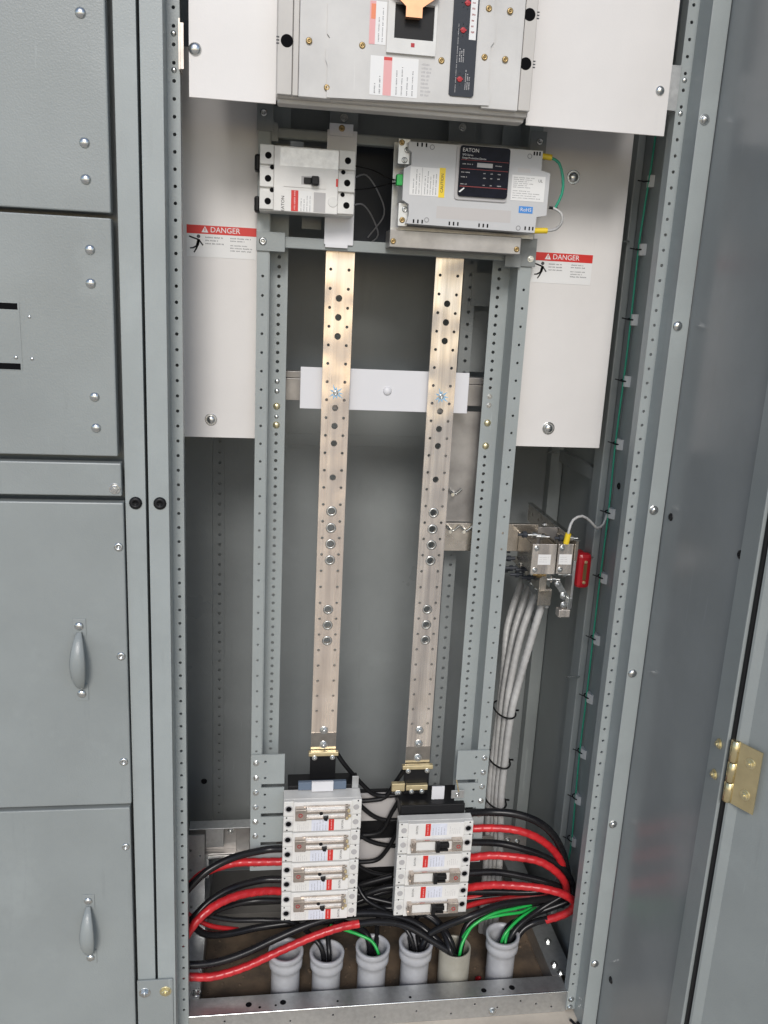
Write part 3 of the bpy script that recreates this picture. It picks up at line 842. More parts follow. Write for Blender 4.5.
# =================================================================== feeder breaker at top left
TB = Thing('feeder_breaker', 'white three-pole breaker mounted sideways below the main breaker', 'circuit breaker', (8.3, 5, 64.5))
x0, x1, z0, z1 = 5.14, 11.58, 64.58, 68.78
TB.part('body', B().box(x0, x1, 4.25, 6.1, z0, z1, .06), 'white')
b = B().box(x0 + .95, x1 - 1.15, 3.95, 4.3, z0 + .03, z1 - .03, .05)
fc = TB.part('front_face', b, 'white2')
for k in range(3):
    zc = z0 + .72 + k * 1.43
    TB.part('terminal_shroud', B().box(x0, x0 + .95, 4.05, 4.3, zc - .62, zc + .62, .05), 'white')
    TB.part('terminal_shroud', B().box(x1 - 1.15, x1, 4.05, 4.3, zc - .62, zc + .62, .05), 'white')
for x, zs in ((5.70, (65.2, 66.65, 68.1)), (11.05, (65.25, 66.7, 68.12))):
    for z in zs:
        TB.part('terminal_hole', B().lathe((x, 4.045, z), (0, -1, 0), [(0, .22), (.012, .21), (.012, .01)], 16, False), 'dark')
for x, zs in ((5.97, (65.93, 67.37)), (10.76, (65.93, 67.37))):
    for z in zs:
        TB.part('rivet_hole', B().lathe((x, 4.02, z), (0, -1, 0), [(0, .15), (.012, .14), (.012, .02)], 12, False), 'dark')
TB.many('rear_terminal', [B().box(4.78, 5.2, 5.0, 6.0, 67.2, 68.3, .15), B().box(4.78, 5.2, 5.0, 6.0, 64.55, 65.6, .15)], 'black')
lb = sheet(TB, 'foil_label', 6.5, 10.4, 67.5, 68.65, 3.945, 'foil', fc)
b = B().plate(6.75, 9.6, 66.2, 67.12, 3.9, .06, [(8.55, (.62, .27), [66.66])])
TB.part('toggle_slot', b, 'white2', fc)
TB.part('slot_floor', B().box(7.9, 9.2, 3.93, 3.949, 66.36, 66.96), 'labelg', fc)
TB.part('toggle', B().box(8.6, 9.1, 3.45, 3.95, 66.36, 66.94, .08).box(8.1, 8.6, 3.8, 3.95, 66.45, 66.85, .04), 'black')
lb = sheet(TB, 'red_label', 7.27, 7.75, 64.66, 66.0, 3.945, 'red', fc)
TB.part('lettering', B().words(7.4, 7.62, 64.75, 65.9, 1, 3.925, .05, 1.0, vert=True), 'pink', lb)
lb = sheet(TB, 'rating_label', 7.8, 8.7, 64.66, 65.98, 3.945, 'label', fc)
TB.part('small_print', B().words(7.85, 8.65, 64.7, 65.9, 4, 3.925, .025, .8, vert=True), 'inkg', lb)
lb = sheet(TB, 'grey_label', 8.8, 9.6, 64.68, 65.95, 3.945, 'labelg', fc, .008)
TB.part('embossed_disc', B().lathe((10.1, 3.95, 65.4), (0, -1, 0), [(0, .34), (.05, .32), (.06, .05)], 18, False), 'white')
TB.part('red_mark', B().box(10.28, 10.42, 3.935, 3.948, 66.4, 66.9), 'red')
TB.part('maker_mark', B().text('EATON', .3, 6.72, 3.945, 65.1, 90), 'ink')

b = B().box(9.72, 11.8, 6.0, 6.12, 62.75, 70.35, .03).box(9.85, 11.5, 5.85, 6.0, 69.95, 70.75, .02).box(9.8, 11.4, 5.9, 6.0, 62.55, 62.8)
t = Thing('bus_cover', 'light grey insulating strip standing behind the three-pole breaker', 'cover', (10.8, 6, 62.5))
t.part('strip', b, 'barrier')
t.inst('screw', SCREWB, (10.7, 5.85, 70.45), scale=.22)

# =================================================================== surge protective device
SP = Thing('surge_device', 'grey surge protective device with dark display panel and yellow caution strip', 'surge protector', (19.5, 4, 64))
pts = [(15.1, 64.25), (24.2, 64.15), (24.25, 65.2), (24.95, 65.35), (24.95, 68.1), (24.3, 68.25), (24.3, 69.5), (15.0, 69.45), (15.0, 68.95), (15.25, 68.8), (15.25, 68.0), (14.75, 67.75), (14.75, 65.75), (15.2, 65.5), (15.25, 64.75)]
case = SP.part('case', B().prism(pts, 3.0, 5.4), 'spd')
b = B().box(14.35, 24.9, 5.4, 5.6, 63.9, 69.75, .02).box(14.4, 15.2, 3.6, 3.75, 68.1, 69.7, .02).box(14.6, 15.25, 3.6, 3.75, 64.1, 65.6, .02)
ft = SP.part('mounting_flange', b, 'galv')
for x, z in ((14.62, 69.45), (15.0, 69.0), (14.85, 68.35), (14.9, 64.5), (15.05, 65.2)):
    SP.inst('screw', SCREWB if z > 69.2 or z < 65 else SCREW, (x, 3.6, z), ft, scale=.2)
for x, z in ((16.6, 69.2), (23.4, 69.1), (16.5, 64.55), (23.0, 64.4)):
    SP.part('case_screw', B().lathe((x, 2.998, z), (0, -1, 0), [(0, .17), (.012, .17), (.012, .12), (0, .12)], 14, False), 'inkg', case)
b = B()
for xs, z in (((15.6, 15.9, 16.2, 23.9, 24.1, 23.7), 69.3), ((15.6, 15.9, 16.2, 18.1, 18.4, 18.7, 20.2, 20.5, 20.8, 23.5, 23.8, 24.05), 64.42)):
    for x in xs:
        b.box(x - .05, x + .05, 2.985, 2.999, z - .12, z + .12)
SP.part('vent_slots', b, 'dark', case)['kind'] = 'stuff'
def rrect(x0, x1, z0, z1, r, n=4):
    o = []
    for cx, cz, a0 in ((x1 - r, z1 - r, 0), (x0 + r, z1 - r, 90), (x0 + r, z0 + r, 180), (x1 - r, z0 + r, 270)):
        for k in range(n + 1):
            a = R(a0 + 90 * k / n)
            o.append((cx + r * math.cos(a), cz + r * math.sin(a)))
    return o
SP.part('panel_bezel', B().prism(rrect(18.3, 22.0, 66.0, 69.5, .2), 2.9, 3.0), 'labelg', case)
ov = SP.part('display_panel', B().prism(rrect(18.5, 21.97, 66.22, 69.45, .2), 2.78, 2.95), 'overlay')
sheet(SP, 'display', 19.72, 20.8, 68.12, 68.4, 2.778, 'labelg', ov)
b = B().text('EATON', .34, 18.65, 2.77, 69.15, 0, 'LEFT').text('SPD Series', .17, 18.65, 2.77, 68.85, 0, 'LEFT').text('Surge Protective Device', .17, 18.65, 2.77, 68.66, 0, 'LEFT')
SP.part('lettering', b, 'inkw', ov)
b = B().words(18.7, 19.5, 68.2, 68.35, 1, 2.77, .03).words(21.0, 21.6, 68.2, 68.35, 1, 2.77, .03)
for z in (67.75, 67.45, 67.0):
    b.words(18.65, 19.3, z - .08, z + .08, 1, 2.77, .03).words(20.2, 20.4, z - .08, z + .08, 1, 2.77, .03).words(20.7, 20.9, z - .08, z + .08, 1, 2.77, .03).words(21.2, 21.5, z - .08, z + .08, 1, 2.77, .03)
SP.part('panel_print', b, 'labelg', ov)
SP.part('panel_lines', B().box(18.6, 21.9, 2.765, 2.776, 68.52, 68.55).box(18.6, 21.9, 2.765, 2.776, 67.95, 67.98).box(18.6, 21.9, 2.765, 2.776, 66.85, 66.88).box(18.6, 21.9, 2.765, 2.776, 66.83, 66.845), 'inkr', ov)
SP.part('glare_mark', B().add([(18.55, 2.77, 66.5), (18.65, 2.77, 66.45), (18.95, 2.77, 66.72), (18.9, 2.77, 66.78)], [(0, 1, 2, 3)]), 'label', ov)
lb = sheet(SP, 'caution_label', 15.2, 17.2, 66.1, 67.9, 2.995, 'label', case)
SP.part('small_print', B().words(15.35, 15.95, 66.2, 67.8, 3, 2.975, .03, .85, vert=True).words(16.15, 17.1, 66.2, 67.8, 5, 2.975, .03, .9, vert=True).box(16.02, 16.04, 2.972, 2.98, 66.12, 67.88), 'inkg', lb)
lb = sheet(SP, 'caution_strip', 17.2, 17.62, 66.05, 67.95, 2.995, 'yellow', case)
SP.part('lettering', B().text('CAUTION', .27, 17.42, 2.978, 66.98, 90), 'ink', lb)
lb = sheet(SP, 'approval_label', 22.28, 24.65, 66.2, 67.85, 2.995, 'label', case)
SP.part('small_print', B().words(22.4, 24.0, 67.0, 67.75, 6, 2.975, .022).words(22.4, 24.5, 66.3, 66.9, 4, 2.975, .022), 'inkg', lb)
SP.part('approval_mark', B().text('UL', .26, 24.3, 2.978, 67.55), 'ink', lb)
lb = sheet(SP, 'rohs_label', 22.93, 23.93, 65.4, 65.85, 2.995, 'blue', case)
SP.part('lettering', B().text('RoHS', .34, 23.43, 2.978, 65.62), 'inkw', lb)
sheet(SP, 'grey_patch', 17.15, 22.4, 64.7, 65.5, 2.997, 'spdp', case, .006)
sheet(SP, 'grey_patch', 22.64, 23.55, 68.03, 68.3, 2.997, 'spdp', case, .006)
SP.part('terminal_block', B().box(14.35, 14.75, 3.3, 3.9, 66.7, 67.4, .04), 'greenw')
# rail under the device
t = Thing('support_rail', 'worn galvanised rail carrying the surge protective device', 'rail', (19, 5, 62.6))
t.part('rail', B().box(14.15, 23.6, 4.0, 6.1, 62.7, 63.88, .05), 'galvd')
t.inst('screw', SCREWB, (14.4, 4.0, 63.1), scale=.2); t.inst('screw', SCREWB, (23.3, 4.0, 63.05), scale=.2)
def wire(name, pts, r, m, label, cat, group=None, ends=(), base=None, **k):
    base = base or pts[0]
    if not ends:
        return single(name, B().tube(pts, r, **k), m, label, cat, base, group)
    t = Thing(name, label, cat, base, group)
    t.part('insulation', B().tube(pts, r, **k), m)
    for nm, pa, pb, rr_, mm in ends:
        t.part(nm, B().cyl(pa, pb, rr_, 12), mm)
    return t
wire('ground_lead', [(25.1, 3.6, 69.2), (25.64, 3.4, 68.88), (25.99, 3.3, 67.91), (26.06, 3.4, 66.88), (25.72, 3.6, 65.95)], .10, 'greend', 'green lead looping beside the surge protective device', 'wire', ends=[('ferrule', (24.3, 3.7, 69.3), (25.15, 3.6, 69.22), .2, 'yellow'), ('tie', (25.3, 3.6, 65.95), (25.9, 3.6, 65.9), .1, 'black')])
wire('neutral_lead', [(25.57, 3.6, 65.94), (26.12, 3.4, 65.62), (26.25, 3.4, 65.03), (25.93, 3.6, 64.55), (25.3, 3.8, 64.4)], .10, 'whitew', 'white lead looping beside the surge protective device', 'wire', ends=[('ferrule', (24.25, 3.8, 64.35), (25.35, 3.8, 64.42), .2, 'yellow')])
wire('sensing_wire', [(11.6, 4.6, 67.9), (12.88, 5.5, 67.85), (14.10, 6.0, 67.47), (14.6, 4.2, 67.1)], .05, 'black', 'upper thin black wire from three-pole breaker to surge device', 'wire')
wire('sensing_wire', [(11.6, 4.8, 66.38), (12.94, 5.6, 66.68), (14.12, 6.0, 67.07), (14.6, 4.2, 66.95)], .05, 'black', 'lower thin black wire from three-pole breaker to surge device', 'wire')

for k_, (pts_, n_) in enumerate(((([(11.6, 5.0, 67.2), (12.6, 6.4, 67.6), (13.6, 7.2, 66.6), (14.2, 8.0, 65.2), (13.2, 9.2, 63.6)]), 'grey lead bending down in the black gap beside the surge device'),
                                  (([(11.6, 5.0, 65.4), (12.4, 6.2, 65.6), (13.2, 7.4, 65.0), (13.9, 8.6, 63.8), (13.4, 9.4, 63.2)]), 'lower grey lead in the black gap beside the three-pole breaker'))):
    wire('sensing_wire', pts_, .055, 'inkg', n_, 'wire')
# =================================================================== branch breakers
def branch(x0, zb, flip, label, group, H=2.82):
    W = 6.4
    jr = random.Random(int(zb * 100) + int(x0))
    j1, j2, j3 = (jr.uniform(-.05, .05) for _ in range(3))
    x0 += jr.uniform(-.03, .03)
    t = Thing('branch_breaker', label, 'circuit breaker', (x0 + W / 2, 6, zb), group)
    def X(a, c): return (x0 + a, x0 + c) if not flip else (x0 + W - c, x0 + W - a)
    def Z(a, c): return (zb + a, zb + c) if not flip else (zb + H - c, zb + H - a)
    def bx(b, xa, xb, ya, yb, za, zc, bev=.03):
        p, q = X(xa, xb); r_, s_ = Z(za, zc)
        return b.box(p, q, ya, yb, r_, s_, bev)
    def P(xa, za): return (X(xa, xa)[0], Z(za, za)[0])
    t.part('body', bx(B(), .02, W - .02, 4.35, 5.75 if not flip else 5.2, .02, H - .02, .05), 'white')
    for za, zc in ((.04, 1.38), (1.42, H - .04)):
        t.part('terminal_shroud', bx(B(), 0, .82, 4.02, 4.4, za, zc, .06), 'white')
        t.part('terminal_shroud', bx(B(), W - .82, W, 4.02, 4.4, za, zc, .06), 'white')
    fc = t.part('front_face', bx(B(), .8, W - .8, 3.9, 4.4, .05, H - .05, .05), 'white2')
    for z in (.72, 2.1):
        x, zz = P(.42, z)
        t.part('terminal_hole', B().lathe((x, 4.015, zz), (0, -1, 0), [(0, .23), (.012, .22), (.012, .01)], 14, False), 'dark')
        t.part('hole_rim', B().lathe((x, 4.018, zz), (0, -1, 0), [(0, .33), (.02, .32), (.02, .24), (0, .23)], 16, False), 'labelg')
    b = B()
    for xx, z in ((.25, 1.3), (.3, .15), (.95, .35), (W - .35, 1.35), (W - .25, .12), (W - .3, 2.68)):
        x, zz = P(xx, z)
        b.lathe((x, 4.01, zz), (0, -1, 0), [(0, .07), (.01, .05)], 8, False)
    t.part('pin_holes', b, 'dark')['kind'] = 'stuff'
    for z in (.72, 2.1):
        x, zz = P(W - .45, z)
        t.part('terminal_screw', B().lathe((x, 4.015, zz), (0, -1, 0), [(0, .25), (.03, .24), (.03, .17), (.008, .16), (.008, .01)], 14, False), 'labelg')
    lb = t.part('red_label', bx(B(), 3.72 + j1, 4.16 + j1, 3.882, 3.896, .08, 1.22 + j2 * .6, 0), 'red', fc)
    w = B(); xa, xb = X(3.85, 4.03); za, zc = Z(.2, 1.1)
    t.part('lettering', w.words(xa, xb, za, zc, 1, 3.878, .05, 1.0, vert=True), 'pink', lb)
    lb = t.part('rating_label', bx(B(), 2.3, 3.66 + j1, 3.884, 3.896, .08 + abs(j3), 1.2, 0), 'labelb', fc)
    w = B(); xa, xb = X(2.4, 3.6); za, zc = Z(.12, 1.15)
    t.part('small_print', w.words(xa, xb, za, zc, 5, 3.88, .02, .8, vert=True), 'inkg', lb)
    w = B(); xa, xb = X(1.1, 2.1); za, zc = Z(.2, 1.1)
    t.part('moulded_print', w.words(xa, xb, za, zc, 6, 3.894, .02, .7, vert=True), 'labelg', fc)
    x, z = P(4.85, .62)
    t.part('maker_mark', B().text('EATON', .24, x, 3.89, z, 90 if not flip else 90), 'ink', fc)
    # handle lock-off bracket over the toggle
    b = B()
    bx(b, .95 + j2, 1.85 + j2, 3.3, 3.9, 1.42 + j3, 2.45 + j3, .05)
    if not flip:
        bx(b, 1.8, 5.4, 3.44, 3.6, 1.93, 2.2, .04); bx(b, 1.8, 5.3, 3.44, 3.6, 1.42, 1.58, .03); bx(b, 1.6, 5.4, 3.7, 3.85, 2.36, 2.5, .03)
        bx(b, 5.0, 5.25, 3.3, 3.9, 1.4, 2.5, .03)
    else:
        bx(b, 1.8, 5.3, 3.45, 3.6, 1.38, 1.5, .02); bx(b, 1.8, 5.3, 3.45, 3.6, 2.42, 2.52, .02)
        bx(b, 4.95, 5.35, 3.4, 3.9, 1.45, 2.5, .03)
    lk = t.part('lock_bracket', b, 'steel')
    b = B(); bx(b, 1.85, 5.0, 3.62, 3.89, 1.5, 2.4, .02)
    t.part('handle_guard', b, 'white2' if flip else 'foil')
    b = B()
    if not flip:
        x, z = P(3.05 + j1 * 2, 2.0); b.lathe((x, 3.55, z), (0, -1, 0), [(0, .17), (.15, .15), (.16, .02)], 12, False)
        p = [P(3.2, 1.62), P(3.62, 1.68), P(3.52, 1.36), P(3.3, 1.4)]
        b.prism(p, 3.3, 3.65)
    else:
        bx(b, 2.15, 3.15, 3.2, 3.65, 1.62, 2.0, .05); bx(b, 2.95, 3.3, 3.1, 3.65, 1.5, 2.35, .05); bx(b, 2.2, 2.9, 3.3, 3.65, 2.2, 2.36, .03)
    t.part('toggle', b, 'black')
    b = B()
    for xx, z in ((5.25, 2.25), (5.35, 1.75), (5.15, 1.55)):
        x, zz = P(xx, z); b.lathe((x, 3.4, zz), (0, -1, 0), [(0, .13), (.14, .11), (.16, .02)], 10, False)
    t.part('bracket_screw', b, 'gold' if not flip else 'steel', lk)
    x, z = P(1.35, 1.95)
    t.part('red_tag', B().lathe((x, 3.295, z), (0, -1, 0), [(0, .17), (.012, .17), (.012, .11), (0, .11)], 14, False), 'redins', lk)
    return t
ordL = ['top', 'second', 'third', 'bottom']
for k in range(4):
    branch(7.68, 19.25 - 2.86 * (k + 1), False, '%s white breaker in the left stack of four, red label low right' % ordL[k], 'branch breakers in two stacks')
ordR = ['top', 'middle', 'bottom']
for k in range(3):
    branch(17.32, 16.88 - 3.06 * (k + 1), True, '%s white breaker in the right stack of three, black toggle showing' % ordR[k], 'branch breakers in two stacks', 2.98)
# insulating block above the left stack
t = Thing('bus_insulator', 'black and blue-grey bus insulator sitting on the left breaker stack', 'insulator', (11, 7, 19.25))
t.part('block', B().box(8.1, 14.0, 5.8, 7.6, 18.9, 19.5, .05), 'black')
t.part('blue_face', B().box(8.9, 12.9, 5.45, 5.8, 19.27, 20.0, .04), 'bluegrey')
t.part('clear_cover', B().box(10.0, 11.8, 5.2, 5.45, 19.27, 20.15, .03), 'barrier')
t.part('side_plate', B().box(13.4, 13.95, 5.6, 5.7, 19.25, 20.35, .02), 'galv')
t = Thing('bus_insulator', 'black bus insulator with a grey tab sitting on the right breaker stack', 'insulator', (20, 7, 16.5))
t.part('block', B().box(17.6, 23.2, 5.3, 8.3, 16.3, 17.6, .08), 'black')
t.part('grey_tab', B().box(20.4, 21.5, 6.1, 6.25, 17.0, 18.8, .02), 'barrier')
straps = [[(12.08, 7.0, 21.85), (12.89, 7.0, 20.59), (14.31, 7.5, 18.61), (15.82, 7.8, 17.10), (17.95, 7.8, 17.02)],
          [(18.02, 7.0, 19.96), (17.39, 7.5, 18.41), (16.62, 7.8, 16.87), (15.49, 7.8, 16.6), (14.1, 7.8, 16.56)],
          [(14.1, 7.8, 16.5), (15.55, 7.8, 15.12), (16.74, 7.8, 14.57), (18.08, 7.8, 14.52)],
          [(17.97, 7.0, 17.53), (17.27, 7.5, 15.55), (16.33, 7.7, 13.45), (14.1, 8.0, 12.98)],
          [(14.1, 7.8, 13.5), (15.49, 7.8, 12.51), (16.86, 7.8, 12.04), (18.04, 7.8, 11.88)],
          [(17.81, 7.0, 14.08), (17.10, 7.5, 11.94), (16.12, 7.8, 10.54), (14.1, 7.8, 10.4)],
          [(14.1, 7.8, 10.3), (15.64, 7.8, 9.32), (16.92, 7.8, 8.94), (18.20, 7.8, 8.88)]]
snames = ['uppermost black jumper strap from the left bus bar foot to the right stack', 'black jumper strap rising from the left stack to the right bus bar foot',
          'black jumper strap sloping down below the top of the left stack', 'black jumper strap rising across the upper pale pan', 'black jumper strap crossing the dark gap between the pans',
          'black jumper strap rising across the lower pale pan', 'lowest black jumper strap between the two stacks']
for p_, n_ in zip(straps, snames):
    single('jumper_strap', B().tube(p_, .2, 8, .3), 'black', n_, 'strap', p_[0], 'jumper straps between the breaker stacks')

# =================================================================== neutral bus
N_ = Thing('neutral_bus', 'plated neutral bus assembly with two sticker blocks on the right', 'bus bar', (29, 9, 35))
t = N_
cb = t.part('cross_bar', B().box(20.4, 28.6, 9.0, 9.35, 39.1, 41.45, .02), 'nickel')
for x, y, z in ((21.2, 9.0, 40.9), (22.35, 9.0, 40.9), (21.3, 9.5, 43.9)):
    b = B().cyl((x, y, z), (x - .35, y - 1.0, z + .1), .15, 8).cyl((x + .1, y - .2, z), (x + .55, y - .3, z + .45), .09, 6).cyl((x - .1, y - .2, z), (x - .55, y - .3, z + .4), .09, 6)
    t.part('wing_bolt', b, 'zinc', cb)
def side_bar(xa, xb, y0, y1, z0, z1, m, holes):
    b = B()
    b2 = B().plate(y0, y1, z0, z1, xa, xb - xa, [(yy, .16, [zz]) for yy, zz in holes])
    return b.add([(y, x, z) for x, y, z in b2.v], [f[::-1] for f in b2.f])
t.part('end_plate', B().box(28.6, 30.38, 9.1, 9.3, 38.9, 41.2, .02), 'galvd')
sb = t.part('depth_bar', side_bar(30.4, 30.62, 4.8, 17.5, 39.6, 41.25, 'nickel', [(6.2, 40.5), (8.2, 40.5), (10.4, 40.5), (12.6, 40.5), (14.4, 40.5), (16.2, 40.5)]), 'nickel')
t.part('bar_top_edge', B().box(30.3, 30.72, 4.8, 17.5, 41.25, 41.33), 'zinc', sb)
t.part('depth_bar', B().box(30.42, 30.6, 4.82, 6.4, 35.5, 39.6, .02), 'galv')
for y in (6.2, 8.2, 10.4, 12.6):
    t.inst('bolt', HEX, (30.4, y, 40.5), sb, rot=FACE_LEFT, scale=.26)
lb_ = t.part('lug_bar', side_bar(29.35, 29.62, 7.4, 16.6, 34.6, 36.2, 'nickel', [(8.4, 35.5), (10.2, 35.5), (12, 35.5), (14, 35.5), (15.6, 35.5)]), 'galv')
t.part('lug_top', B().box(28.7, 29.65, 7.35, 16.6, 36.2, 36.32, .02), 'nickel', lb_)
t.part('lug_end', B().box(28.55, 29.7, 7.2, 7.36, 34.9, 36.3, .03), 'nickel', lb_)
for y in (8.3, 9.6, 11.0, 12.5, 14.2):
    t.inst('bolt', HEX, (29.1, y, 36.32), lb_, rot=(R(-90), 0, 0), scale=.3)
    t.inst('bolt', HEX, (29.35, y + .5, 35.4), lb_, rot=FACE_LEFT, scale=.3)
for xa, xb, y_ in ((26.95, 28.95, 5.0), (29.1, 30.35, 5.1)):
    p = t.part('link_block', B().box(xa, xb, y_, y_ + .14, 38.4, 40.9, .03), 'tin2')
    t.part('side_plate', B().box(xa, xa + .12, y_ + .14, 8.9, 38.5, 40.8, .02), 'nickel', p)
    t.part('side_plate', B().box(xb - .12, xb, y_ + .14, 8.9, 38.5, 40.8, .02), 'nickel', p)
    cx = (xa + xb) / 2 + .05
    t.part('sticker', B().box(cx - .55, cx + .5, y_ - .02, y_ - .003, 39.2, 40.05), 'label', p)
    t.part('small_print', B().words(cx - .45, cx + .4, 39.35, 39.9, 3, y_ - .026, .02), 'labelg', p)
    for zz in (38.75, 40.55):
        t.inst('bolt', HEX, (xa + .32, y_, zz), p, scale=.22)
for x, y, z, m_ in ((26.7, 6.6, 41.25, 'panel'), (27.4, 6.3, 41.3, 'zinc'), (28.1, 6.2, 41.2, 'zinc'), (28.2, 6.4, 37.9, 'brassd'), (29.2, 5.8, 37.7, 'zinc'), (30.0, 5.6, 38.2, 'zinc'), (29.5, 5.8, 41.2, 'panel'), (30.2, 5.5, 41.3, 'zinc')):
    t.part('link_bolt', B().cyl((x - .55, y, z), (x + .5, y - .1, z), .12, 8).cyl((x - .2, y, z), (x + .12, y, z), .3, 6), m_)
for x, y, z in ((25.9, 9.5, 38.9), (25.8, 9.6, 38.2), (26.3, 9.2, 38.4), (26.5, 9, 37.6), (26.2, 9.5, 37.3), (27.0, 8.8, 37.1), (27.4, 8.6, 37.6), (27.9, 8.3, 37.0)):
    t.part('lug_stud', B().cyl((x - .55, y, z), (x + .55, y - .2, z + .08), .15, 8).cyl((x - .05, y, z), (x + .2, y, z), .28, 6), 'panel')
t.part('lug_carrier', B().box(28.3, 28.9, 6.5, 8.6, 36.4, 37.9, .03), 'nickel')
b = B().prism([(28.9, 37.75), (29.35, 37.9), (30.45, 36.3), (30.15, 35.95)], 4.6, 4.8)
lug = t.part('bonding_link', b, 'zinc')
t.part('bonding_lug', B().box(29.35, 30.3, 4.2, 5.0, 35.0, 35.65, .06), 'tin2', lug)
t.part('lug_arm', B().box(30.05, 30.36, 4.3, 5.0, 35.65, 36.6, .03), 'zinc', lug)
t.inst('bolt', HEX, (29.75, 4.6, 36.7), lug, scale=.3); t.inst('bolt', HEX, (29.15, 4.6, 37.7), lug, scale=.24)
t.inst('bolt', HEX, (29.8, 4.55, 35.95), lug, scale=.26)
t = Thing('insulator', 'red moulded standoff insulator on the right side channel', 'insulator', (33, 9, 36))
t.part('block', B().box(32.05, 33.3, 8.0, 8.9, 36.1, 39.2, .35).box(32.1, 33.3, 8.9, 10.6, 36.4, 38.9, .2), 'redins')
for z in (38.5, 36.7):
    t.inst('bolt', HEXG, (32.7, 8.0, z), scale=.22)
t.part('groove', B().box(32.55, 32.85, 7.94, 8.0, 36.9, 38.3), 'brassd')
# neutral cables
ncab = [[(29.46, 14.5, 34.7), (27.85, 12.5, 31.05), (27.38, 11.0, 27.32), (26.97, 10.0, 23.4), (26.66, 9.6, 19.13), (26.56, 9.4, 15.16), (26.82, 9.5, 9.82), (27.07, 9.8, .3)],
        [(29.46, 12.5, 34.7), (28.12, 11.2, 31.09), (27.42, 10.2, 27.49), (27.03, 9.6, 23.61), (26.9, 9.3, 19.3), (26.9, 9.1, 15.34), (27.2, 9.2, 10.02), (27.47, 9.5, .3)],
        [(29.46, 10.5, 34.7), (28.25, 9.8, 31.19), (27.52, 9.2, 27.19), (27.26, 8.9, 23.97), (27.15, 8.8, 19.58), (27.09, 8.7, 15.6), (27.46, 8.8, 10.3), (27.76, 9.2, .3)],
        [(29.46, 8.5, 34.7), (28.75, 8.5, 31.26), (27.94, 8.4, 27.09), (27.52, 8.3, 24.28), (27.36, 8.3, 19.87), (27.33, 8.3, 15.85), (27.71, 8.4, 10.58), (28.11, 8.8, .3)]]
nn = ['leftmost', 'second from left', 'third from left', 'rightmost']
for p_, n_ in zip(ncab, nn):
    single('neutral_cable', B().tube(p_, .33, 12, .12, wrap=.09, pitch=.6), 'whitew', 'white taped neutral cable, %s of the bundle of four' % n_, 'cable', p_[-1], 'white neutral cables')
for z, xc, yc, n_ in ((24.3, 27.2, 9.3, 'upper'), (19.6, 27.02, 9.0, 'middle'), (15.6, 26.97, 8.9, 'lower')):
    pts = []
    for k in range(17):
        a = 2 * math.pi * k / 16
        pts.append((xc + .88 * math.cos(a), yc + 1.45 * math.sin(a) - .25 * math.cos(a), z + .12 * math.sin(a)))
    pts.append((xc + 1.15, yc - .5, z + .15))
    single('cable_tie', B().tube(pts, .085, 6, .25), 'black', '%s black cable tie round the white neutral cables' % n_, 'cable tie', (xc, yc, z), 'cable ties on the white bundle')
# ground wire on the side wall with clips
gw = [(33.72, 6.2, 78), (33.72, 6.4, 70.7), (33.72, 7.0, 64.4), (33.72, 6.9, 58.5), (33.72, 6.95, 53.8), (33.72, 7.1, 48.8), (33.72, 6.9, 43.1), (33.72, 7.05, 36.3), (33.72, 7.0, 26.6), (33.72, 7.05, 20.4), (33.72, 6.6, 12.5), (33.6, 6.8, 9.5)]
single('ground_wire', B().tube(gw, .085, 8, .5), 'greend', 'long green ground wire running down the inner right wall', 'wire', gw[-1])
cz = [68.6, 63.74, 58.55, 53.83, 48.82, 43.12, 37.55, 32.08, 26.65, 21.35, 16.8, 12.52]
def clip_label(i):
    n = ['first', 'second', 'third', 'fourth', 'fifth', 'sixth', 'seventh', 'eighth', 'ninth', 'tenth', 'eleventh', 'twelfth'][i]
    return '%s white clip from the top on the green ground wire' % n
for i, z in enumerate(cz):
    t = Thing('wire_clip', clip_label(i), 'clip', (34, 6.9, z), 'white clips along the ground wire')
    t.part('pad', B().prismz([(33.99, 6.2), (33.99, 7.2), (33.82, 7.05), (33.66, 6.8), (33.66, 6.6), (33.82, 6.3)], z - .42, z + .42), 'nylon')
    t.part('tie', B().tube([(33.85, 7.3, z + .1), (33.6, 7.25, z + .05), (33.5, 6.95, z), (33.58, 6.65, z), (33.75, 6.5, z)], .06, 6, .15).cyl((33.55, 6.9, z), (33.1, 7.2, z + .1), .05, 6), 'black')
wire('bonding_jumper', [(29.8, 5.3, 41.1), (29.85, 5.2, 42.05), (30.25, 5.6, 42.77), (31.13, 6.0, 43.01), (31.97, 6.3, 42.53), (32.76, 6.6, 41.87), (33.4, 6.9, 42.13), (33.66, 7.0, 43.05)], .11, 'whitew', 'short white bonding jumper curving from neutral bus to ground wire', 'wire', ends=[('ferrule', (29.75, 5.3, 40.9), (29.85, 5.25, 41.75), .24, 'yellow')])

DZ = 0.0
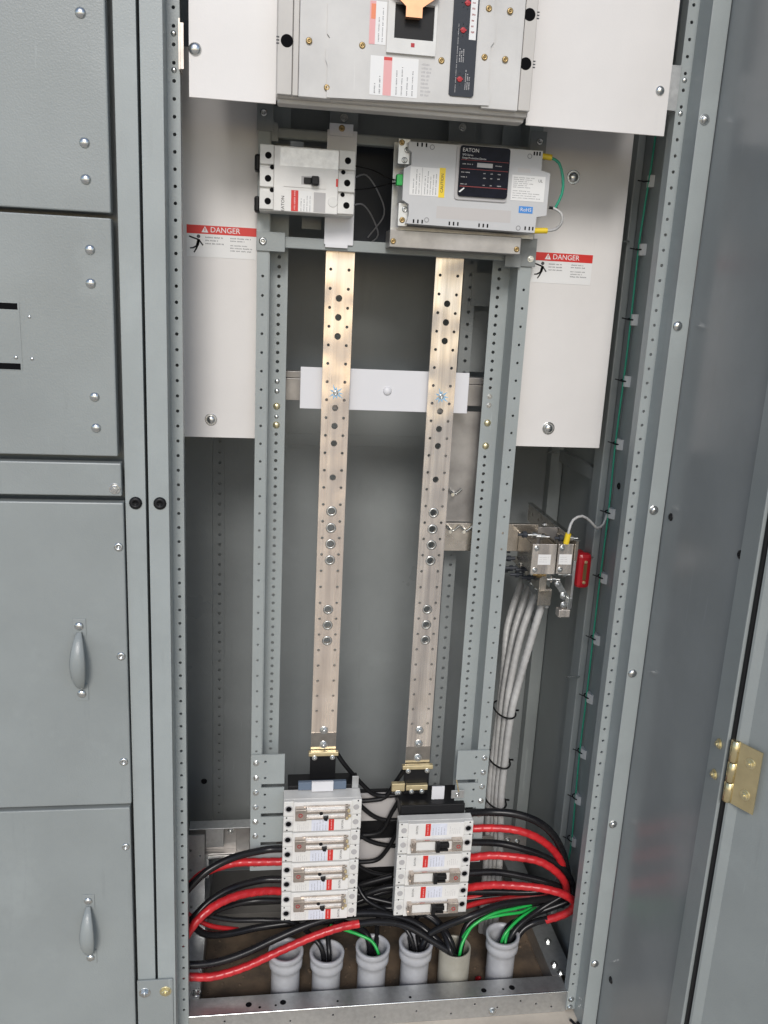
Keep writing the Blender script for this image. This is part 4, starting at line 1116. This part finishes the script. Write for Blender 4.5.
# =================================================================== conduits
def conduit(x, y, top, bell, label, m):
    b = B()
    if bell:
        prof = [(0, 1.22), (top - 1.9, 1.22), (top - 1.5, 1.28), (top - 1.35, 1.42), (top - .9, 1.42), (top - .8, 1.36), (top - .55, 1.36), (top - .45, 1.47), (top - .06, 1.49), (top, 1.44), (top, 1.22), (top - .5, 1.18), (top - 2.4, 1.1), (top - 2.6, .02)]
    else:
        prof = [(0, 1.36), (top - .04, 1.38), (top, 1.35), (top, 1.24), (top - .4, 1.22), (top - 2.6, 1.2), (top - 2.7, .02)]
    b.lathe((x, y, .2), (0, 0, 1), prof, 32)
    return single('conduit', b, m, label, 'conduit', (x, y, .2), 'conduits rising through the floor')
cond = [(8.14, 3.6, 4.7, True, 'first pale conduit from the left, partly under the red cable', 'pvc'),
        (11.64, 3.6, 4.3, True, 'second pale conduit from the left with one black cable', 'pvc'),
        (15.58, 3.6, 4.6, True, 'third pale conduit from the left with a green wire', 'pvc'),
        (19.35, 3.6, 4.75, True, 'fourth pale conduit from the left with several black cables', 'pvc'),
        (22.85, 3.55, 4.1, False, 'beige conduit without collar, thick black cables entering', 'pvcb'),
        (27.08, 3.6, 5.05, True, 'rightmost pale conduit with black and green wires', 'pvc')]
for c in cond: conduit(*c)

# =================================================================== power cables
CB = {
 'L_black_1': [(8.0, 5.3, 13.5), (6.25, 5.5, 13.3), (3.79, 4.6, 13.4), (1.96, 4.0, 12.9), (.78, 3.6, 12.13), (-.31, 3.2, 10.99), (-.95, 3.2, 9.24), (-1.0, 3.6, 5.5), (-.4, 4.2, 3.2)],
 'L_red_1': [(8.0, 5.3, 12.25), (6.02, 5.3, 12.3), (3.78, 5.2, 12.39), (1.75, 4.7, 12.19), (.56, 4.3, 11.6), (-.5, 4.0, 10.18), (-.9, 4.4, 8.11)],
 'L_black_2': [(8.0, 5.3, 10.5), (6.04, 5.4, 10.46), (3.81, 4.5, 10.6), (2.05, 3.8, 10.09), (.88, 3.2, 9.3), (-.05, 2.8, 8.25), (-.71, 2.8, 6.66)],
 'L_red_2': [(8.0, 5.2, 9.4), (6.3, 4.7, 9.9), (4.25, 3.8, 10.35), (2.5, 3.0, 10.23), (1.34, 2.4, 9.74), (.34, 2.0, 8.72), (-.3, 2.0, 7.33), (-.79, 2.0, 5.92)],
 'L_black_3': [(-.66, 4.2, 8.67), (.29, 4.4, 7.27), (1.31, 5.0, 5.7), (3.2, 5.8, 4.9), (5.95, 6.4, 4.9), (9.45, 6.4, 5.2), (12.53, 6.0, 5.4), (14.3, 5.6, 5.2), (15.1, 5.2, 4.5), (15.5, 5.0, 2.4)],
 'L_red_thin': [(-.96, 5.5, 8.31), (.26, 5.6, 6.9), (1.84, 5.9, 5.7), (4.04, 6.6, 4.6)],
 'L_black_4': [(-.87, 2.6, 5.0), (.66, 2.6, 4.79), (2.52, 2.8, 4.77), (4.72, 3.2, 5.14), (7.21, 3.8, 5.84), (9.74, 4.2, 6.64), (12.32, 4.6, 7.05), (14.94, 4.8, 7.12), (17.6, 4.8, 6.65), (19.85, 4.6, 5.75), (21.9, 4.5, 4.3), (22.7, 4.6, 2.0)],
 'L_red_4': [(-.67, 2.2, 4.27), (.69, 2.2, 3.97), (2.3, 2.3, 3.85), (4.74, 2.6, 4.29), (7.62, 3.0, 5.32), (10.29, 3.3, 6.27), (12.49, 3.5, 6.85), (14.29, 3.7, 7.02)],
 'L_black_4b': [(14.12, 3.7, 6.98), (16.15, 3.9, 6.9), (18.4, 4.0, 6.29), (20.6, 4.0, 5.2), (22.6, 4.2, 3.9), (23.3, 4.5, 1.8)],
 'R_black_0': [(23.4, 5.6, 16.1), (25.62, 5.8, 15.95), (27.75, 5.4, 15.94), (29.76, 5.0, 15.33), (31.27, 4.8, 14.02), (32.28, 4.8, 12.16), (32.85, 4.8, 10.3), (33.2, 4.8, 8.62), (33.0, 5.4, 6.89)],
 'R_red_1': [(23.5, 5.4, 14.65), (25.56, 5.2, 14.78), (27.69, 4.8, 14.77), (29.56, 4.6, 14.13), (31.14, 4.6, 12.86), (32.21, 4.6, 11.3), (32.9, 5.6, 9.09)],
 'R_black_1': [(23.5, 5.5, 13.25), (26.27, 5.6, 12.98), (28.44, 5.2, 12.66), (30.66, 4.8, 11.93), (32.27, 4.4, 10.93), (33.2, 4.2, 9.5), (33.4, 4.6, 7.92), (32.9, 5.2, 6.52)],
 'R_red_2': [(23.5, 5.2, 11.85), (25.6, 4.6, 12.48), (27.71, 4.2, 12.52), (29.7, 3.9, 12.24), (31.16, 3.7, 11.42), (32.39, 3.9, 9.89), (33.0, 4.6, 7.84)],
 'R_black_2': [(23.5, 5.4, 10.2), (26.45, 5.4, 10.17), (29.09, 5.0, 9.83), (31.5, 4.6, 9.29), (33.0, 4.8, 8.26), (33.3, 5.4, 6.87)],
 'R_red_3': [(23.5, 5.2, 8.8), (25.71, 4.2, 9.82), (28.13, 3.4, 10.21), (30.21, 2.9, 10.18), (31.95, 2.6, 9.72), (32.9, 2.6, 8.85), (32.71, 2.9, 7.81), (31.84, 3.3, 6.97), (30.9, 3.6, 6.42)],
 'R_black_3': [(31.1, 3.5, 6.6), (30.09, 4.0, 5.9), (28.92, 4.4, 5.3), (28.1, 4.8, 4.2), (27.9, 5.0, 2.4)],
 'R_black_4': [(33.4, 5.0, 8.23), (32.2, 4.8, 7.73), (29.56, 4.4, 7.81), (26.7, 4.0, 7.89), (23.94, 3.4, 7.4), (21.88, 3.6, 6.4), (20.49, 4.2, 5.4), (19.81, 4.8, 4.2), (19.6, 5.0, 2.4)],
 'R_black_5': [(33.3, 5.4, 7.07), (31.37, 5.4, 6.89), (28.53, 5.2, 6.69), (25.96, 4.8, 6.5), (24.1, 4.8, 5.6), (23.3, 4.8, 4.11), (23.2, 5.0, 2.0)],
 'R_black_6': [(33.3, 6.0, 6.2), (31.57, 5.6, 5.9), (29.6, 5.2, 5.6), (28.0, 5.2, 5.2), (27.2, 5.2, 4.3), (27.0, 5.2, 2.4)],
 'R_red_thin': [(23.45, 5.6, 6.4), (25.55, 6.0, 6.6), (27.91, 6.2, 6.7), (30.63, 6.0, 7.0), (32.3, 5.6, 7.6)],
 'R_red_thin2': [(23.47, 7.0, 6.2), (25.8, 7.0, 6.4), (28.58, 6.8, 6.3), (31.66, 6.2, 6.8)],
 'C_black_1': [(9.45, 6.5, 5.6), (12.13, 7.0, 5.7), (14.82, 7.4, 6.3), (17.08, 7.6, 7.0), (20.28, 7.6, 7.3), (24.82, 7.0, 7.0), (29.39, 6.6, 7.0), (32.6, 6.0, 7.9)],
 'C_black_2': [(10.37, 7.2, 4.9), (13.51, 7.4, 5.0), (16.22, 7.6, 5.4), (19.41, 7.6, 5.8), (23.02, 7.2, 6.0), (27.54, 6.8, 6.5), (31.96, 6.2, 7.6)],
 'C_black_3': [(15.6, 5.4, 2.4), (15.95, 5.5, 4.3), (16.39, 6.4, 5.2), (17.3, 7.2, 6.2), (20, 7.8, 7.2)],
 'C_black_4': [(11.9, 5.0, 2.2), (11.87, 5.2, 3.9), (11.9, 5.9, 5.2), (13.2, 6.8, 6.2), (16, 7.4, 7.2)],
 'C_black_5': [(19.3, 5.4, 2.3), (19.02, 5.5, 4.2), (19.0, 6.5, 5.2), (20.33, 7.4, 6.0), (23, 7.8, 6.6)],
 'C_black_6': [(20.1, 5.3, 2.3), (19.75, 5.5, 4.2), (19.9, 6.4, 5.0), (22.14, 7.2, 5.8), (25, 7.6, 6.2)],
 'X1': [(8.0, 5.4, 8.3), (5.5, 5.2, 8.6), (3.2, 5.4, 8.0), (1.2, 5.6, 6.9), (-.2, 5.6, 5.4)],
 'X2': [(14.0, 7.2, 6.6), (17.0, 6.9, 7.9), (20.0, 6.6, 8.0), (23.5, 6.4, 7.6), (27.0, 6.2, 7.5), (30.5, 5.8, 7.6), (33.0, 5.4, 8.4)],
 'X3': [(12.5, 7.6, 7.2), (15.0, 7.2, 8.2), (17.5, 7.0, 9.0)],
 'X4': [(12.2, 6.6, 5.9), (15.0, 6.2, 6.3), (18.0, 5.8, 6.6), (21.0, 5.2, 6.0), (22.4, 4.4, 4.8), (22.7, 3.6, 2.6)],
 'X5': [(33.2, 4.6, 7.4), (31.0, 4.6, 6.6), (29.2, 4.6, 6.0), (28.0, 4.2, 5.6), (27.4, 3.8, 4.8), (27.3, 3.6, 2.6)],
 'X6': [(19.4, 3.4, 2.4), (19.1, 3.3, 4.6), (18.6, 3.9, 5.8), (17.2, 5.2, 6.6), (15.2, 6.4, 7.2), (14.2, 7.4, 8.6)],
 'X7': [(27.4, 3.2, 2.6), (27.6, 3.2, 4.9), (28.6, 3.7, 6.0), (30.6, 4.4, 6.9), (32.6, 4.6, 8.0)],
 'X8': [(22.6, 3.9, 2.4), (22.3, 4.0, 4.4), (21.4, 4.9, 5.7), (19.0, 5.9, 6.5), (16.0, 6.8, 6.9), (13.5, 7.4, 7.4)],
 'X9': [(11.4, 3.5, 2.0), (11.3, 3.6, 4.3), (10.6, 4.7, 5.3), (8.8, 5.8, 5.7), (6.4, 6.4, 5.6), (3.6, 6.4, 5.8), (1.2, 6.2, 6.6)],
 'green_6': [(26.8, 3.3, 2.6), (26.9, 3.2, 4.8), (27.5, 3.5, 5.7), (28.8, 4.2, 6.3), (30.4, 4.9, 6.6)],
 'green_5': [(23.2, 3.9, 2.2), (23.3, 3.7, 4.4), (24.3, 3.9, 5.9), (26.2, 4.3, 6.75), (28.5, 4.8, 6.8), (30.6, 5.3, 6.8)],
 'green_1': [(22.95, 4.4, 1.9), (23.09, 4.2, 3.9), (23.52, 4.1, 5.06), (24.8, 4.2, 6.1), (27.0, 4.4, 6.5), (29.14, 4.8, 6.4), (30.53, 5.6, 6.5)],
 'green_2': [(23.5, 5.2, 2.0), (23.55, 5.0, 4.0), (24.05, 4.7, 5.3), (25.43, 4.7, 6.2), (27.56, 4.9, 6.6), (29.81, 5.4, 6.5)],
 'green_3': [(27.1, 4.5, 2.3), (27.1, 4.2, 4.3), (27.41, 4.1, 5.2), (28.32, 4.3, 5.9), (29.9, 4.8, 6.3)],
 'green_4': [(16.2, 4.6, 2.4), (16.08, 4.4, 4.2), (15.51, 4.2, 5.2), (14.54, 4.2, 5.6), (13.34, 4.6, 5.75), (12.02, 5.6, 5.6)],
}
for k_ in CB:
    CB[k_] = [(x, y - 1.35 * max(0, min(1, (5.9 - z) / 1.5)) if (x > 10.5 and 4 <= y <= 6.2 and z < 5.9 and k_ != 'L_black_3') else y, z) for x, y, z in CB[k_]]
CB['L_black_3'][-3:] = [(14.6, 4.8, 5.5), (15.3, 4.0, 4.9), (15.5, 3.7, 2.4)]
GR = 'power cables at the bottom of the cabinet'
def cable(key, m, r, label, wrap=0.0, extra=None):
    pts = CB[key]
    if extra:
        t = Thing('power_cable', label, 'cable', pts[0], GR)
        t.part('tape_wrap', B().tube(pts, r, 14, .09, wrap=wrap, pitch=.8), m)
        t.part('bare_end', B().tube(CB[extra], r * .9, 12, .25), 'rubber')
        return t
    return single('power_cable', B().tube(pts, r, 14, .09 if wrap else .25, wrap=wrap, pitch=.8), m, label, 'cable', pts[0], GR)
BK, RD = .30, .33
cable('L_black_1', 'rubber', BK, 'upper black cable arching left from the left breaker stack')
cable('L_red_1', 'tape', RD, 'upper red taped cable leaving the left breaker stack', .12)
cable('L_black_2', 'rubber', BK, 'lower black cable arching left from the left breaker stack')
cable('L_red_2', 'tape', RD, 'lower red taped cable leaving the left breaker stack', .12)
cable('L_black_3', 'rubber', BK, 'black cable returning from the left post towards the third conduit')
cable('L_red_thin', 'tape', .2, 'thin red cable showing behind the left cable loop')
cable('L_black_4', 'rubber', BK + .02, 'black cable rising from lower left and crossing in front of the floor conduits')
cable('L_red_4', 'tape', RD, 'long red taped cable at lower left with its black end beyond', .12, 'L_black_4b')
cable('R_black_0', 'rubber', BK + .04, 'topmost black cable arching right from the right breaker stack')
cable('R_red_1', 'tape', RD, 'upper red taped cable leaving the right breaker stack', .12)
cable('R_black_1', 'rubber', BK, 'second black cable from the top leaving the right breaker stack')
cable('R_red_2', 'tape', RD, 'middle red taped cable leaving the right breaker stack', .12)
cable('R_black_2', 'rubber', BK, 'third black cable from the top leaving the right breaker stack')
cable('R_red_3', 'tape', RD, 'lowest red taped cable bending back into the rightmost conduit', .12, 'R_black_3')
cable('R_black_4', 'rubber', BK, 'black cable sweeping under the right stack into the fourth conduit')
cable('R_black_5', 'rubber', BK, 'black cable sweeping into the beige conduit above the green wires')
cable('R_black_6', 'rubber', BK, 'black cable entering the rightmost conduit from behind')
cable('R_red_thin', 'tape', .24, 'thinner red cable below the right breaker stack')
cable('R_red_thin2', 'tape', .2, 'thinner red cable far behind the right breaker stack')
cable('C_black_1', 'rubber', BK, 'upper black cable running across behind both breaker stacks')
cable('C_black_2', 'rubber', BK, 'lower black cable running across behind both breaker stacks')
cable('C_black_3', 'rubber', .22, 'black cable rising out of the third conduit')
cable('C_black_4', 'rubber', .22, 'black cable rising out of the second conduit')
cable('C_black_5', 'rubber', .22, 'left black cable rising out of the fourth conduit')
cable('C_black_6', 'rubber', .22, 'right black cable rising out of the fourth conduit')
cable('X1', 'rubber', .24, 'black cable low behind the left cable loops')
cable('X2', 'rubber', BK, 'black cable passing directly below the right breaker stack')
cable('X3', 'rubber', .24, 'short black cable rising behind the gap between the stacks')
cable('X4', 'rubber', BK, 'black cable dipping into the back of the beige conduit')
cable('X5', 'rubber', BK, 'black cable beside the red tape end entering the rightmost conduit')
cable('X6', 'rubber', .2, 'thin black cable from the fourth conduit up between the stacks')
cable('X7', 'rubber', .24, 'black cable on the near side of the rightmost conduit')
cable('X8', 'rubber', .24, 'black cable leaving the back of the beige conduit to the left')
cable('X9', 'rubber', .22, 'black cable from the second conduit running left at the back')
for k, n_ in (('green_6', 'front green ground wire entering the rightmost conduit'), ('green_5', 'uppermost green ground wire arching into the beige conduit'), ('green_1', 'nearer green ground wire entering the beige conduit'), ('green_2', 'farther green ground wire entering the beige conduit'), ('green_3', 'green ground wire entering the rightmost conduit'), ('green_4', 'bright green ground wire entering the third conduit')):
    single('ground_wire', B().tube(CB[k], .135, 10, .2), 'greenw', n_, 'wire', CB[k][0], 'green ground wires at the conduits')

# =================================================================== small things on the floor
t = single('wire_nut', B().lathe((25.2, 4.0, .2), (.3, -.4, .6), [(0, .2), (.1, .24), (.55, .15), (.6, .04)], 10), 'redins', 'small red wire connector lying between the two right conduits', 'connector', (25.3, 4.4, .2))
rng = random.Random(11)
b = B()
for k in range(260):
    x, y = rng.uniform(1.2, 31.0), rng.uniform(1.6, 11.6)
    s_ = rng.uniform(.04, .14)
    n = rng.randint(5, 6)
    b.lathe((x, y, .2), (rng.uniform(-.3, .3), rng.uniform(-.3, .3), 1), [(0, s_), (s_ * .7, s_ * .8), (s_, s_ * .2)], n, False)
o = single('gravel', b, 'dirt', 'scattered grit and crumbs on the dirty cabinet floor', 'gravel', (16, 6, .2), kind='stuff')
for i, (pts, n_) in enumerate(((([(32.2, -.9, .12), (33.0, -2.6, .12), (33.6, -4.6, .12), (33.3, -7, .12)]), 'black lead on the floor below the right post'),
                              (([(32.7, -1.2, .12), (33.2, -2.9, .12), (33.85, -4.8, .12), (33.7, -8, .12)]), 'second black lead on the floor nearer the right wall'))):
    single('floor_lead', B().tube(pts, .12, 8, .3), 'rubber', n_, 'wire', pts[0], 'leads on the floor at lower right')
